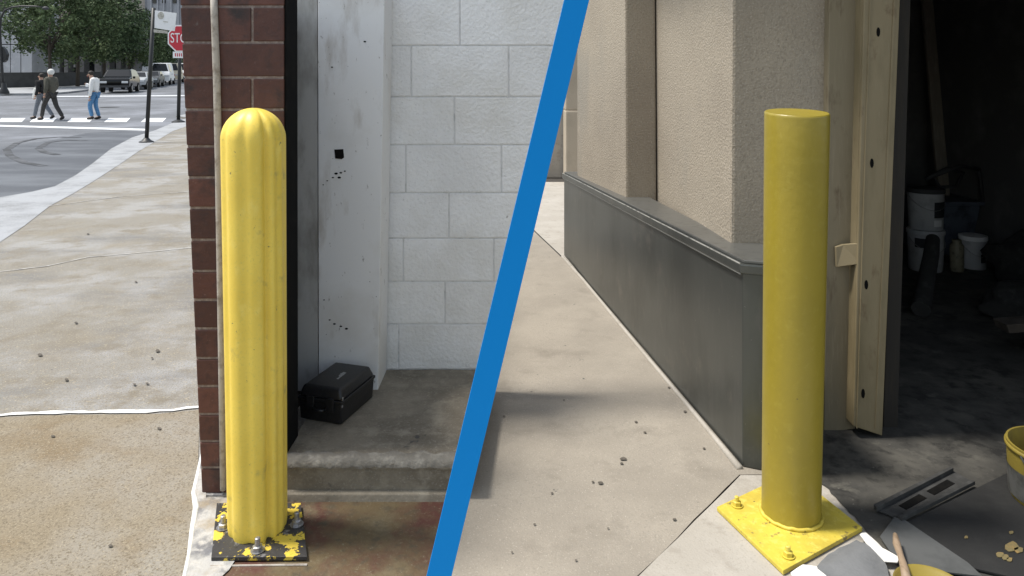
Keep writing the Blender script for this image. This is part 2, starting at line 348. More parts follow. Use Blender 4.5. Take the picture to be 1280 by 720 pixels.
# far pavement across the road with its kerb
mb = MB()
fp = [GR(-40,119.5), GR(60,119), GR(85,117), GR(110,114), GR(128,111), GR(178,105), GR(216,99)]
base = fp + [Vector((-80,110,RZ(110))), Vector((-110,60,RZ(60))), Vector((-80,48,RZ(48)))]
low = [Vector((p.x,p.y,RZ(p.y)-.1)) for p in base]; high = [Vector((p.x,p.y,RZ(p.y)+.13)) for p in base]
mb.hexa(low, high); mb.build('far_sidewalk', M['kerb'])['kind'] = 'structure'

# alcove lower floor, stained
zf = .004
ax = [G(384,628), G(384,640), G(386,712), G(380,716), G(262,716), G(240,760)]
mb = MB()
mb.face([Vector((-.80,2.30,zf)), Vector((-.80,1.95,zf)), Vector((-.93,1.45,zf)), Vector((bl(1.45),1.45,zf)), Vector((bl(2.313),2.313,zf)), Vector((-.745,2.313,zf))])
mb.build('alcove_floor', M['brown_floor'])['kind'] = 'structure'
# white cement smeared round the foot of the pillar
rnd = random.Random(2); pts = [(252,566),(246,590),(241,612),(243,630),(239,655),(234,690),(226,730),(262,735),(286,712),(300,690),(300,640),(292,622),(258,622)]
mb = MB(); mb.face([G(x+rnd.uniform(-1.5,1.5), y, .008) for x, y in pts]); mb.build('cement_patch', M['patch'])['kind'] = 'structure'
mb = MB()
rim = [(253,560),(247,592),(243,613),(246,632),(241,655),(236,690),(228,730)]
mb.tube([G(x, y, .012) for x, y in rim], [.003,.006,.008,.011,.008,.006,.007], 8)
for v_ in mb.bm.verts: v_.co.z = .006+(v_.co.z-.012)*.6; v_.co.x += .006*mnoise.noise(v_.co*22)
mb.build('cement_bead', M['sealant'], smooth=True)['kind'] = 'structure'

# raised floor of the alcove
mb = MB()
SZ = .129
mb.hexa([(-.742,2.322,.0),(bl(2.314)+.02,2.322,.0),(-.105,3.036,0),(-.742,3.036,0)], [(-.742,2.322,SZ-.022),(-.128,2.322,SZ-.022),(-.085,3.036,SZ-.022),(-.742,3.036,SZ-.022)])
mb.build('raised_floor_base', M['slab'])['kind'] = 'structure'
mb = MB()
# top skin, gently uneven, with a worn front edge
nx, ny = 60, 40; grid = []
for j in range(ny+1):
    row = []
    for i in range(nx+1):
        t = j/ny; Y = 2.312 + t*.724; x0 = -.742; x1 = -.128 + t*.043
        X = x0 + (x1-x0)*i/nx
        z = SZ + .0025*mnoise.noise(Vector((X*9,Y*9,0)))
        if j == 0: z -= .010; Y += .003*mnoise.noise(Vector((X*30,0,5)))
        if j == 1: z -= .0015*mnoise.noise(Vector((X*50,0,1)))
        row.append(mb.bm.verts.new((X,Y,z)))
    grid.append(row)
for j in range(ny):
    for i in range(nx): mb.bm.faces.new([grid[j][i],grid[j][i+1],grid[j+1][i+1],grid[j+1][i]])
lip = [mb.bm.verts.new((v.co.x, 2.314+.004*mnoise.noise(Vector((v.co.x*25,3,3))), SZ-.03)) for v in grid[0]]
for i in range(nx): mb.bm.faces.new([lip[i],lip[i+1],grid[0][i+1],grid[0][i]])
mb.build('raised_floor', M['slab'], smooth=True, angle=50)['kind'] = 'structure'
mb = MB()     # worn pale nosing
prev = None
for i in range(81):
    X = -.742 + (.742-.128)*i/80
    w = .035 + .022*mnoise.noise(Vector((X*22,0,9)))
    a = mb.bm.verts.new((X, 2.3105, SZ-.024+.006*mnoise.noise(Vector((X*40,2,2))))); b = mb.bm.verts.new((X, 2.311, SZ-.004)); c = mb.bm.verts.new((X, 2.322+w*.3, SZ+.0045)); d = mb.bm.verts.new((X, 2.322+w, SZ+.0032))
    if prev:
        for k in range(3): mb.bm.faces.new([prev[k],[a,b,c,d][k],[a,b,c,d][k+1],prev[k+1]])
    prev = [a,b,c,d]
mb.build('step_nosing', M['nosing'], smooth=True)['kind'] = 'structure'
mb = MB(); mb.hexa([(-.742,2.296,0.0),(-.16,2.296,0.0),(-.16,2.3215,0.0),(-.742,2.3215,0.0)], [(-.742,2.303,.024),(-.16,2.303,.024),(-.16,2.3215,.030),(-.742,2.3215,.030)], .003)
mb.build('step_toe', M['slab'])['kind'] = 'structure'

# ------------------------------------------------------------------ brick building (pillar and side)
YP = 2.345
bb = empty('brick_building', (-.9,YP,0), 'dark brown glazed brick pillar behind the ribbed yellow bollard', 'building')
rows = [-14,8,53,97,137,183,222,260,300,339,375,411,448,483,518,552,585,618]
def xl(y): return 225 + .0445*y
mb = MB(); rnd = random.Random(5)
def brick(x0a, x0b, x1a, x1b, y0, y1):
    j = rnd.uniform(0, .0025)
    pts = [W(x0a, y0, YP-j), W(x1a, y0, YP-j), W(x1b, y1, YP-j), W(x0b, y1, YP-j)]
    mb.prism(pts, (0,.06,0), .0035, 2)
for k, (y0, y1) in enumerate(zip(rows, rows[1:])):
    a, b = y0+1.6, y1-1.6
    st = 270 + .012*a
    brick(xl(a), xl(b), st, st, a, b)
    if k % 2: brick(st+2.6, st+2.6, 313.5, 313.5, a, b); brick(316.6, 316.6, 355, 355, a, b)
    else: brick(st+2.6, st+2.6, 355, 355, a, b)
mb.build('bricks', M['brick'], bb)
mb = MB()
mb.prism([W(226.5,-14,YP+.0025), W(354.3,-14,YP+.0025), W(354.6,634,YP+.0025), W(253.5,634,YP+.0025)], (0,.125,0))
mb.build('wall', M['mortar'], bb)
mb = MB(); mb.prism([W(250,618.5,YP-.012), W(354,618.5,YP-.012), W(354,640,YP-.012), W(250,640,YP-.012)], (0,.1,0), .004); 
mb.build('footing', M['patch'], bb)
# side wall along the pavement, with courses
mb = MB()
for k in range(20):
    z0 = k*.0785; z1 = z0+.071
    y = YP+.132+(k%2)*.1
    while y < 6.0:
        y2 = min(y+.195, 6.05); mb.box((-1.062,y,z0+.006),(-1.0,y2,z1+.006), .003); y = y2+.008
mb.build('side_bricks', M['brick'], bb)
mb = MB(); mb.box((-1.056,YP+.130,0),(-.93,6.06,1.62)); mb.build('side_wall', M['mortar'], bb)
mb = MB(); mb.tube([W(267,-14,YP-.006), W(268,20,YP-.006), W(271,100,YP-.008), W(273,200,YP-.008), W(275,330,YP-.008), W(277,460,YP-.008), W(279,612,YP-.008)], [.0115,.0115,.012,.0115,.011,.0105,.010], 10)
mb.build('caulk_strip', M['conduit'], bb, smooth=True)
# black steel jamb on the inner side of the pillar
mb = MB(); mb.prism([W(355.2,-14,YP+.004), W(357.5,-14,YP+.004), W(358.5,628,YP+.004), W(356.2,628,YP+.004)], (0,.124,0)); mb.build('door_jamb', M['black'], bb)
mb = MB(); mb.box((-.93,YP+.132,0),(-.88,3.2,1.62)); mb.build('inner_wall', M['black'], bb)

# ------------------------------------------------------------------ steel column and block wall in the alcove
col = empty('steel_column', W(420,489,2.84), 'scuffed white painted steel column with a small black hole, behind the toolbox', 'column')
YC = 2.84
mb = MB(); mb.prism([W(364,-14,YC), W(396.6,-14,YC), W(397.6,489,YC), W(364,489,YC)], (0,.19,0), .002); mb.build('flange', M['shaded_steel'], col)  # column paint greyed here, recess shade put into the colour
mb = MB(); mb.prism([W(397.2,-14,YC-.004), W(481,-14,YC-.004), W(472.5,488,YC-.004), W(398.2,488,YC-.004)], (0,.19,0), .003); mb.build('face_plate', M['white_steel'], col)
mb = MB(); mb.prism([W(418,187,YC-.0065), W(429,186.5,YC-.0065), W(430,197,YC-.0065), W(427,199,YC-.0065), W(419,198,YC-.0065)], (0,.006,0))
for (x, y, r) in ((420,217,2.0),(426,216,1.6),(431,214,1.2),(416,222,1.3),(424,222,2.0),(409,226,1.0),(404,231,.9),(456,52,1.5),(415,84,1.2),(412,400,1.2),(418,405,1.6),(426,408,1.5),(433,411,1.8),(405,375,1)):
    mb.prism([W(x+r*math.cos(t)*1.2, y+r*math.sin(t)*.7, YC-.005) for t in [k*math.pi/3 for k in range(6)]], (0,.004,0))
mb.build('hole', M['black'], col)

YW = 3.036
cw = empty('block_wall', W(540,462,YW), 'white painted concrete block wall at the back of the alcove, right of the white column', 'wall')
def xr(y): return 721 - .2389*y
mb = MB()
crows = [(-14,57,[575]),(57,121,[514,636]),(121,181,[568]),(181,241,[507,627]),(241,298,[561]),(298,352,[504,617]),(352,405,[556]),(405,462,[498,611])]
for y0, y1, js in crows:
    xs = [478] + js + [None]
    for a, b in zip(xs, xs[1:]):
        g = .85
        xa0 = xa1 = a + g
        if b is None or b > min(xr(y0), xr(y1)) - 4: xb0, xb1 = xr(y0), xr(y1)
        else: xb0 = xb1 = b - g
        if xb1 - xa1 < 3: continue
        mb.prism([W(xa0,y0+g,YW), W(xb0,y0+g,YW), W(xb1,y1-g,YW), W(xa1,y1-g,YW)], (0,.05,0), .0035, 2)
        if b is None or xb0 == xr(y0): break
mb.build('blocks', M['cmu'], cw)
mb = MB(); mb.prism([W(470,-14,YW+.0045), W(xr(-14)-1,-14,YW+.0045), W(xr(466)-1,466,YW+.0045), W(470,466,YW+.0045)], (0,.075,0)); mb.build('joints', M['cmu_joint'], cw)

# ------------------------------------------------------------------ ribbed yellow bollard
bx, by = -.757, 2.145
bo = empty('ribbed_bollard', (bx,by,0), 'bright yellow dome topped bollard with vertical ribs, bolted beside the brick pillar', 'bollard')
mb = MB(); n = 96; rings = []
prof = [(0,.055,.80),(0.0,.012,.96)]
Z0, Z1 = .016, 1.267
RB, RT = .0845, .0925
levels = []
for t in (0,.004,.02): levels.append((Z0+t, RB*(.965+ .035*min(1,t/.012)), 1))
k = 14
for i in range(1,k+1): levels.append((Z0+.02+(Z1-RT-Z0-.02)*i/k, RB+(RT-RB)*i/k, 1))
for i in range(1,13):
    a = i/13*math.pi/2; levels.append((Z1-RT+RT*math.sin(a), RT*math.cos(a), max(0, math.cos(a)**.6 - .15*i/13)))
for z, r, fl in levels:
    ring = []
    cx = bx + (-.014)*(z/Z1)
    for q in range(n):
        th = 2*math.pi*q/n
        # flutes every 45 degrees, deeper toward the sleeve's seams
        ph = (math.degrees(th) - 270) % 360
        d = 0
        for c, dep, w in ((2,.085,9),(43,.20,6.5),(66,.05,6),(90,.05,8),(135,.04,8),(180,.05,8),(225,.04,8),(270,.05,8),(316,.075,9)):
            dd = (ph - c + 180) % 360 - 180
            d += dep * math.exp(-(dd/w)**2)
        rr = r*(1 - d*fl)
        ring.append(mb.bm.verts.new((cx+rr*math.cos(th), by+rr*math.sin(th), z)))
    rings.append(ring)
for a, b in zip(rings, rings[1:]):
    for q in range(n): mb.bm.faces.new([a[q],a[(q+1)%n],b[(q+1)%n],b[q]])
top = mb.bm.verts.new((bx-.014,by,Z1))
for q in range(n): mb.bm.faces.new([rings[-1][q],rings[-1][(q+1)%n],top])
mb.bm.faces.new(rings[0][::-1])
mb.build('sleeve', M['yellow_left'], bo, smooth=True)
mb = MB()
pl = [G(264,705), G(384,704), G(376,636), G(271,636)]
mb.prism([p+Vector((0,0,.008)) for p in pl], (0,0,.011), .0015); mb.build('base_plate', M['plate_left'], bo)
def anchor(parent, p, h=.04, m=None, s=1):
    q = MB(); q.lathe([(.015*s,0),(.016*s,.003)], p, 20)
    q.lathe([(.0115*s,.0031),(.0115*s,.014),(.0095*s,.0155)], p, 6); q.lathe([(.006*s,.0156),(.006*s,h-.002),(.004*s,h)], p, 12)
    return q.build('anchor_bolt', m or M['steel'], parent, smooth=True, angle=35)
for x, y in ((279,668),(322,697),(371,664),(300,640)):
    anchor(bo, G(x, y, .0)+Vector((0,0,.0192)), .038, s=1.25)
mb = MB(); mb.tube([G(263,708,.006), G(300,707,.005), G(384,706,.006)], [.003,.0025,.003], 6); mb.build('rust_edge', M['conduit'], bo)

# ------------------------------------------------------------------ black case
A = Vector((-.600,2.538,SZ+.002)); u = Vector((.071,.230,0)).normalized(); v = Vector((-u.y,u.x,0))
ang = math.atan2(u.y,u.x)
case = empty('tool_case', A, 'closed black plastic tool case with worn grey lettering, standing on the raised concrete floor', 'tool case', rz=ang)
def cb(lo, hi, bev, nm, m, taper=0):
    q = LMB(); x0,y0,z0 = lo; x1,y1,z1 = hi; t = taper
    q.hexa([(x0,y0,z0),(x1,y0,z0),(x1,y1,z0),(x0,y1,z0)], [(x0+t,y0+t,z1),(x1-t,y0+t,z1),(x1-t,y1-t,z1),(x0+t,y1-t,z1)], bev, 3); return q.build(nm, m, case, smooth=True, angle=40)
L_, W_ = .245, .178
cb((.006,.006,0),(L_-.006,W_-.006,.072), .006, 'body', M['case'], -.004)
cb((-.002,-.002,.0725),(L_+.002,W_+.002,.083), .003, 'rim', M['case'])
cb((0,0,.0835),(L_,W_,.122), .012, 'lid', M['case'], .014)
for yy in (.045,.125): cb((-.009,yy-.016,.045),(-.0025,yy+.016,.092), .002, 'latch', M['case'])
cb((.005,.002,.060),(.012,.0055,.068),.0005,'hinge_pin',M['steel']); cb((-.001,-.004,.088),(.006,-.0005,.099),.0012,'rivet',M['steel'])
q = LMB(); q.tube([(-.004,.065,.05),(-.02,.067,.052),(-.022,.085,.052),(-.02,.105,.052),(-.004,.107,.05)], .004, 8); q.build('handle', M['case'], case, smooth=True)
q = LMB(); rnd = random.Random(9)
xx = .085
for k in range(9):     # illegible worn script
    w = rnd.uniform(.006,.010); h0 = rnd.uniform(.006,.012)+(.006 if k > 2 else 0)
    yb = .066 + rnd.uniform(-.001,.001)
    q.prism([(xx,yb,.1222),(xx+w*.8,yb,.1222),(xx+w*.8+.003,yb+h0,.1222),(xx+.003,yb+h0,.1222)], (0,0,.0006)); xx += w*.82
q.build('lettering', M['case_text'], case)

# ------------------------------------------------------------------ blue leaning beam added for a flat dividing stripe between the two places
mb = MB(); Yb = 1.45
def bp(x, y, Y): return W(x, y, Y)
ln = lambda y, o: 705 + o - .2389*y
q = [bp(ln(y,o), y, Yb) for y, o in ((-50,0),(-50,31.5),(938,31.5),(938,0))]
dvec = Vector((.0635,1,0)) * .07
mb.prism(q, dvec, .0006, 1)
setp(mb.build('divider_bar', M['blue']), 'smooth bright blue beam added as a slanting stripe, between the block wall and the metal plinth', 'divider')

# ------------------------------------------------------------------ right pavement
mb = MB(); mb.face([(bl(-3),-3,-.002),(8,-3,-.002),(8,30,-.002),(bl(30),30,-.002)]); mb.build('sidewalk_bed', M['joint'])['kind'] = 'structure'
P1 = G(925,595); P2 = G(800,720); dj = (P2-P1).normalized(); nj = Vector((-dj.y,dj.x,0))
if nj.x > 0: nj = -nj
def hit(p, d):       # where the joint meets the line under the beam
    # p.x + t d.x = .0635 (p.y + t d.y) - .3225
    t = (.0635*p.y - .3225 - p.x) / (d.x - .0635*d.y); return p + d*t
e = .0018
PA = P1 + nj*e; PB = hit(PA, dj)
J1 = G(668,290); J2 = G(712,332); d2 = (J2-J1).normalized(); J0 = hit(J1, d2); J3 = J2 + d2*1.0
zz = Vector((0,0,.004)); n2 = Vector((-d2.y,d2.x,0)); n2 = n2 if n2.y > 0 else -n2
def wavy(a, b, n=14, amp=.0025, sd=1):
    r_ = random.Random(sd); nn = Vector((-(b-a).y,(b-a).x,0)).normalized()
    return [a.lerp(b, i/n) + nn*(r_.uniform(-amp,amp) if 0 < i < n else 0) for i in range(n+1)]
sl1 = [Vector((bl(J0.y),J0.y-.006,0)), Vector((bl(PB.y),PB.y,0))] + wavy(PB, PA)[1:] + [Vector((1.2,2.46,0)), Vector((1.2,4.4,0)), J3]
mb = MB(); mb.face([p+zz for p in sl1]); mb.build('sidewalk', M['walk_right'])['kind'] = 'structure'
J0b, J3b = J0+n2*.012, J3+n2*.012
mb = MB(); mb.face([p+zz for p in [J0b, J3b, Vector((8,5.0,0)), Vector((8,9.5,0)), Vector((bl(9.5),9.5,0))]]); mb.build('sidewalk', M['walk_light'])['kind'] = 'structure'
PC = P1 - nj*e; PD = hit(PC, dj)
sl3 = wavy(PD, PC, sd=4) + [Vector((1.3,2.45,0)), Vector((1.9,1.4,0)), Vector((1.9,.3,0)), Vector((bl(.3),.3,0))]
mb = MB(); mb.face([p+zz for p in sl3]); mb.build('sidewalk', M['walk_light'])['kind'] = 'structure'
# pale mortar fillet at the foot of the metal plinth
mb = MB(); mb.tube([G(x, y, .006)+Vector((-.006,0,0)) for x, y in ((927,586),(900,553),(860,505),(816,453),(764,391),(730,350),(704,321))], [.013,.010,.009,.009,.010,.011,.012], 8); mb.build('mortar_fillet', M['walk_light'], smooth=True)['kind'] = 'structure'

# shop floor beyond the threshold, the building's shadow darkened into its colour
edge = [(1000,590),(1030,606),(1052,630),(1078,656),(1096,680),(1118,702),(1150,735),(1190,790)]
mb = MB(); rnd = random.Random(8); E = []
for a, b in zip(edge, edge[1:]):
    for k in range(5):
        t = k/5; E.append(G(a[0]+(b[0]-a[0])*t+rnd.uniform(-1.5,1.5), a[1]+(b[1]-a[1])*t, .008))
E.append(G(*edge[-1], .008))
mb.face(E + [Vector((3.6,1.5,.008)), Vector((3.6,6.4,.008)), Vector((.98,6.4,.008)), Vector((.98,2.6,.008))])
mb.build('shaded_shop_floor', M['shaded_shop_floor'])['kind'] = 'structure'

# ------------------------------------------------------------------ concrete building on the right
ZT = 2.5
rb = empty('concrete_building', (.85,2.8,0), 'beige pebbled concrete building with stepped piers, metal plinth and dark open doorway', 'building')
mb = MB(); mb.hexa([(.48,5.25,.3),(.651,4.1,.3),(.826,4.1,.3),(.826,5.4,.3),(.50,5.5,.3)], [(.478,5.25,ZT),(.640,4.1,ZT),(.812,4.1,ZT),(.812,5.4,ZT),(.50,5.5,ZT)], .012, 2); mb.build('pier', M['precast'], rb)
mb = MB(); mb.hexa([(.832,4.11,.3),(.850,2.8,.3),(1.243,2.8,.3),(1.243,3.05,.3),(1.0,5.4,.3),(.832,5.4,.3)], [(.818,4.11,ZT),(.862,2.8,ZT),(1.243,2.8,ZT),(1.243,3.05,ZT),(1.0,5.4,ZT),(.818,5.4,ZT)], .012, 2); mb.build('pier', M['precast'], rb)
mb = MB(); mb.box((.97,2.81,0),(1.242,3.0,.31)); mb.build('pier_foot', M['precast'], rb)
# metal plinth
def zt(Y): return .712 - (Y-2.505)*.0258
fpn = [(.802,2.505),(.962,2.435),(.962,2.79),(.86,2.9),(.66,5.55),(.399,5.52)]
mb = MB(); mb.hexa([(x,y,.006) for x,y in fpn], [(x,y,zt(y)-.034) for x,y in fpn], .003, 2); pn = mb.build('plinth', M['clad'], rb)
cp = [(.790,2.492),(.964,2.418),(.964,2.795),(.872,2.9),(.67,5.56),(.385,5.53)]
mb = MB(); mb.hexa([(x,y,zt(y)-.032) for x,y in cp], [(x,y,zt(y)) for x,y in cp], .004, 2)
cpo = mb.build('plinth_cap', M['clad'], pn)
mb = MB(); inn = [(.806,2.506),(.966,2.435),(.966,2.797),(.874,2.905),(.672,5.562),(.402,5.53)]
mb.hexa([(x,y,zt(y)+.0005) for x,y in inn], [(x,y,zt(y)+.012) for x,y in inn], .003, 2); mb.build('plinth_top', M['clad_cap'], pn)
mb = MB(); mb.tube([(.793,2.492,zt(2.49)-.035),(.388,5.53,zt(5.53)-.035)], .003, 6); mb.build('plinth_seam', M['clad_cap'], pn)
mb = MB(); mb.tube([(.792,2.494,zt(2.49)+.0005),(.388,5.53,zt(5.53)+.0005)], .0028, 6); mb.build('plinth_edge', M['cap_edge'], pn)  # bright line along the outer edge of the cap
# door frame
mb = MB(); YJ = 2.76
mb.prism([W(1038,-120,YJ), W(1080,-120,YJ), W(1069,536,YJ), W(1030,541,YJ)], (0,.12,0), .004); fr = mb.build('door_frame', M['door_board'], rb)
mb = MB(); YS = 2.70
mb.prism([W(1083,-120,YS), W(1130,-120,YS), W(1103,545,YS), W(1067,533,YS)], (0,.05,0), .004)
mb.prism([W(1080,-120,YS+.012), W(1084,-120,YS+.012), W(1069,530,YS+.012), W(1065,530,YS+.012)], (0,.05,0), .001)
for f0, f1 in ((.10,.14),(.74,.80)):
    L0 = lambda y, f: (1083+(1130-1083)*f) + ((1067+(1103-1067)*f) - (1083+(1130-1083)*f))*(y+14)/555
    mb.prism([W(L0(-14,f0),-14,YS-.004), W(L0(-14,f1),-14,YS-.004), W(L0(536,f1),536,YS-.004), W(L0(536,f0),536,YS-.004)], (0,.006,0), .0012)
ch = mb.build('steel_channel', M['door_steel'], fr)
mb = MB(); mb.prism([W(1045,309,YJ-.018), W(1054,306,YJ-.02), W(1076,304,YJ-.06), W(1076,330,YJ-.06), W(1055,333,YJ-.02), W(1046,334,YJ-.018)], (0,.014,0), .002); mb.build('latch_plate', M['door_steel'], fr)
for x, y in ((1098,40),(1090,204),(1083,356),(1079,492)):
    mb = MB(); mb.prism([W(x+2.3*math.cos(t), y+6*math.sin(t), YS-.0015) for t in [k*math.pi/5 for k in range(10)]], (0,.004,0))
    mb.build('bolt_hole', M['black'], fr)
mb = MB(); mb.prism([W(1126,-120,2.78), W(1142,-120,2.78), W(1122,538,2.78), W(1104,538,2.78)], (0,.3,0), .003); mb.build('door_edge', M['dark_brown'], rb)
# room
mb = MB()
XR = 2.45
mb.box((1.245,2.95,0),(1.30,6.3,ZT)); mb.build('room_wall', M['room'], rb)
mb = MB(); mb.box((1.30,6.25,0),(3.7,6.35,ZT)); mb.build('room_wall', M['room'], rb)
mb = MB(); mb.box((3.6,2.6,0),(3.7,6.25,ZT)); mb.build('room_wall', M['room'], rb)
mb = MB(); mb.box((XR,2.55,0),(3.6,2.95,ZT)); mb.build('front_wall', M['precast'], rb)
mb = MB(); mb.box((1.245,2.795,1.74),(XR,2.95,ZT)); mb.build('door_head', M['dark_brown'], rb)
mb = MB(); mb.box((.45,2.81,ZT+.003),(3.8,6.5,ZT+.15)); mb.build('roof', M['precast'], rb)
mb = MB(); mb.box((.62,1.65,ZT+.003),(3.8,2.805,ZT+.09), .01); mb.build('sky_blocker', M['dark_brown'], rb)  # added unseen overhang that keeps sky light off the faces below
# far tan wall seen past the plinth
fw = empty('far_building', (.7,9.6,0), 'light tan stone building with a darker lower base, far beyond the metal plinth', 'building')
mb = MB(); mb.box((bl(9.6)-.05,9.9,0),(4,10.3,3.6), .02); mb.build('wall', M['walk_light'], fw)
mb = MB(); mb.box((.70,9.4,0),(2.6,9.85,.95), .02); mb.box((.70,9.42,.952),(2.6,9.87,3.4), .02); mb.build('pier', M['tan_bldg'], fw)

# ------------------------------------------------------------------ plain yellow pipe bollard
px_, py_ = .856, 2.21
pb = empty('pipe_bollard', (px_,py_,0), 'plain yellow painted steel pipe bollard with a flat top, bolted beside the metal plinth', 'bollard')
mb = MB(); n = 64; rings = []
ZB = .020; ZP = 1.252
for i, (t, s) in enumerate([(0,1.03),(.006,1.0)] + [(k/12,1) for k in range(1,13)]):
    z = ZB + (ZP-ZB-.008)*t; r = (.0855 + (.0945-.0855)*t)*s
    ring = []
    for q in range(n):
        th = 2*math.pi*q/n; x = r*math.cos(th); y = r*math.sin(th)
        zz_ = z + (y*.085 if i == 13 else 0)
        ring.append(mb.bm.verts.new((px_+.018*t+x, py_+y, zz_)))
    rings.append(ring)
r0 = .0945
for s, dz in ((.992,.005),(.965,.0075)):
    rings.append([mb.bm.verts.new((px_+.018+r0*s*math.cos(2*math.pi*q/n), py_+r0*s*math.sin(2*math.pi*q/n), ZP-.008+dz+r0*s*math.sin(2*math.pi*q/n)*.085)) for q in range(n)])
for a, b in zip(rings, rings[1:]):
    for q in range(n): mb.bm.faces.new([a[q],a[(q+1)%n],b[(q+1)%n],b[q]])
mb.bm.faces.new(rings[0][::-1]); mb.bm.faces.new(rings[-1])
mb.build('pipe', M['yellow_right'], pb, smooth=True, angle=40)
mb = MB(); rp = [G(896,641), G(979,722), G(1078,667), Vector((.952,2.447,0))]
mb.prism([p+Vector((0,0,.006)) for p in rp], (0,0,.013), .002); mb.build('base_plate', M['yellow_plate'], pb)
mb = MB()      # weld bead round the foot
mb.tube([(px_+.089*math.cos(2*math.pi*k/40), py_+.089*math.sin(2*math.pi*k/40), .0235+.0015*math.sin(k*2.3)) for k in range(41)], .0055, 8, cap=False); mb.build('weld', M['yellow_plate'], pb, smooth=True)
for x, y in ((921,640),(985,704)):
    p = G(x, y); o = anchor(pb, p+Vector((0,0,.0195)), .030, M['yellow_plate'], 1.15)

# ------------------------------------------------------------------ clutter by the doorway
# floor channel
ft = empty('floor_channel', G(1140,615), 'dark slotted metal channel lying on the floor in the doorway', 'metal channel')
def gq(px, z): return [G(x, y, z) for x, y in px]
q = MB(); q.prism(gq([(1094,638),(1124,650),(1216,604),(1190,590)], .013), (0,0,.006), .001); q.build('web', M['shop_metal'], ft)
q = MB(); q.prism(gq([(1092,636),(1096,640),(1192,590),(1188,588)], .0195), (0,0,.014), .001); q.build('flange', M['shop_metal'], ft)
q = MB(); q.prism(gq([(1123,650),(1127,653),(1219,606),(1214,604)], .0195), (0,0,.012), .001); q.build('flange', M['shop_metal'], ft)
q = MB()
for a in (.12,.5):
    c = [Vector((1108+(92*a), 643-48*a)), Vector((1108+92*(a+.28), 643-48*(a+.28)))]
    q.prism(gq([(c[0].x+4,c[0].y-5),(c[0].x+14,c[0].y),(c[1].x+14,c[1].y-1),(c[1].x+4,c[1].y-6)], .0195), (0,0,.0008))
q.build('slot', M['black'], ft)
mb = MB(); mb.prism(gq([(1133,655),(1282,582),(1420,600),(1420,760),(1215,712)], .0125), (0,0,.006), .001)
setp(mb.build('rubber_mat', M['rubber']), 'black rubber mat lying on the shop floor below the yellow bucket', 'mat')
mb = MB(); mb.prism(gq([(1118,648),(1132,652),(1210,705),(1228,722),(1140,712),(1112,690),(1100,672)], .0195), (0,0,.004))
setp(mb.build('board_scrap', M['card']), 'grey triangular scrap of board behind the paint brush', 'board')
def cloth(name, px, z, m, h=.01, sd=0, label=None, cat=None):
    q = MB(); pts = gq(px, z); c = sum(pts, Vector())/len(pts); n = len(pts)
    K = 6; prev = None; ctr = q.bm.verts.new(c + Vector((0,0,h)))
    for k in range(1, K+1):
        ring = []
        for i, p in enumerate(pts):
            v_ = c.lerp(p, k/K); zz_ = h*(1-(k/K)**2) + .35*h*mnoise.noise(Vector((v_.x*14+sd, v_.y*14, 0)))
            if k == K: zz_ = .0015
            ring.append(q.bm.verts.new((v_.x, v_.y, z+max(.001,zz_))))
        if prev:
            for i in range(n): q.bm.faces.new([prev[i], prev[(i+1)%n], ring[(i+1)%n], ring[i]])
        else:
            for i in range(n): q.bm.faces.new([ctr, ring[i], ring[(i+1)%n]])
        prev = ring
    low = [q.bm.verts.new((v_.co.x, v_.co.y, z-.001)) for v_ in prev]
    for i in range(n): q.bm.faces.new([prev[i], prev[(i+1)%n], low[(i+1)%n], low[i]])
    q.bm.faces.new(low[::-1])
    o = q.build(name, m, smooth=True, angle=50)
    return setp(o, label, cat)
def dens(px, n=4, amp=0, sd=0):
    r_ = random.Random(sd); out = []
    for a, b in zip(px, px[1:]+px[:1]):
        for k in range(n): out.append((a[0]+(b[0]-a[0])*k/n+r_.uniform(-amp,amp), a[1]+(b[1]-a[1])*k/n+r_.uniform(-amp,amp)))
    return out
cloth('drop_cloth', dens([(1018,712),(1030,698),(1048,686),(1070,676),(1088,682),(1100,692),(1108,708),(1114,735),(1080,760),(1030,745)],3,.8,1), .0205, M['cloth'], .014, 3, 'rumpled grey drop cloth lying against the yellow base plate', 'cloth')
cloth('paper_scrap', dens([(1074,668),(1082,666),(1098,680),(1110,694),(1124,697),(1122,704),(1106,702),(1094,690),(1082,678)],2,.5,2), .0245, M['paper'], .008, 5, 'torn white paper scrap between the drop cloth and the paint brush', 'paper')
cloth('paper_scrap', dens([(988,716),(1004,706),(1020,708),(1040,720),(1060,745),(1010,760)],2,.5,6), .0215, M['paper'], .006, 8, 'white paper scrap in front of the grey drop cloth', 'paper')
br = empty('paint_brush', G(1126,700), 'paint brush with a long wooden handle pointing away, resting on a yellow lid', 'paint brush')
q = MB(); q.tube([G(1119,668,.055), G(1121,680,.05), G(1126,695,.046), G(1131,712,.046), G(1134,728,.045)], [.006,.0105,.0085,.011,.013], 12); q.build('handle', M['wood'], br, smooth=True)
q = MB(); q.hexa([G(1126,727,.035),G(1148,727,.035),G(1152,745,.035),G(1124,745,.035)], [G(1126,727,.055),G(1148,727,.055),G(1152,745,.055),G(1124,745,.055)], .002); q.build('ferrule', M['steel'], br)
q = MB(); q.hexa([G(1124,745.5,.034),G(1152,745.5,.034),G(1158,785,.034),G(1124,785,.034)], [G(1124,745.5,.056),G(1152,745.5,.056),G(1158,785,.048),G(1124,785,.048)], .002); q.build('bristles', M['leaf_y'], br)
q = MB(); c = G(1166,752,0); q.lathe([(.085,.0245),(.09,.026),(.092,.036),(.088,.038),(.084,.031),(.0,.030)], (c.x,c.y,0), 40, cap=False)
setp(q.build('round_lid', M['yellow_dim'], smooth=True), 'round yellow paint tin lid under the brush', 'lid')
rnd = random.Random(12)
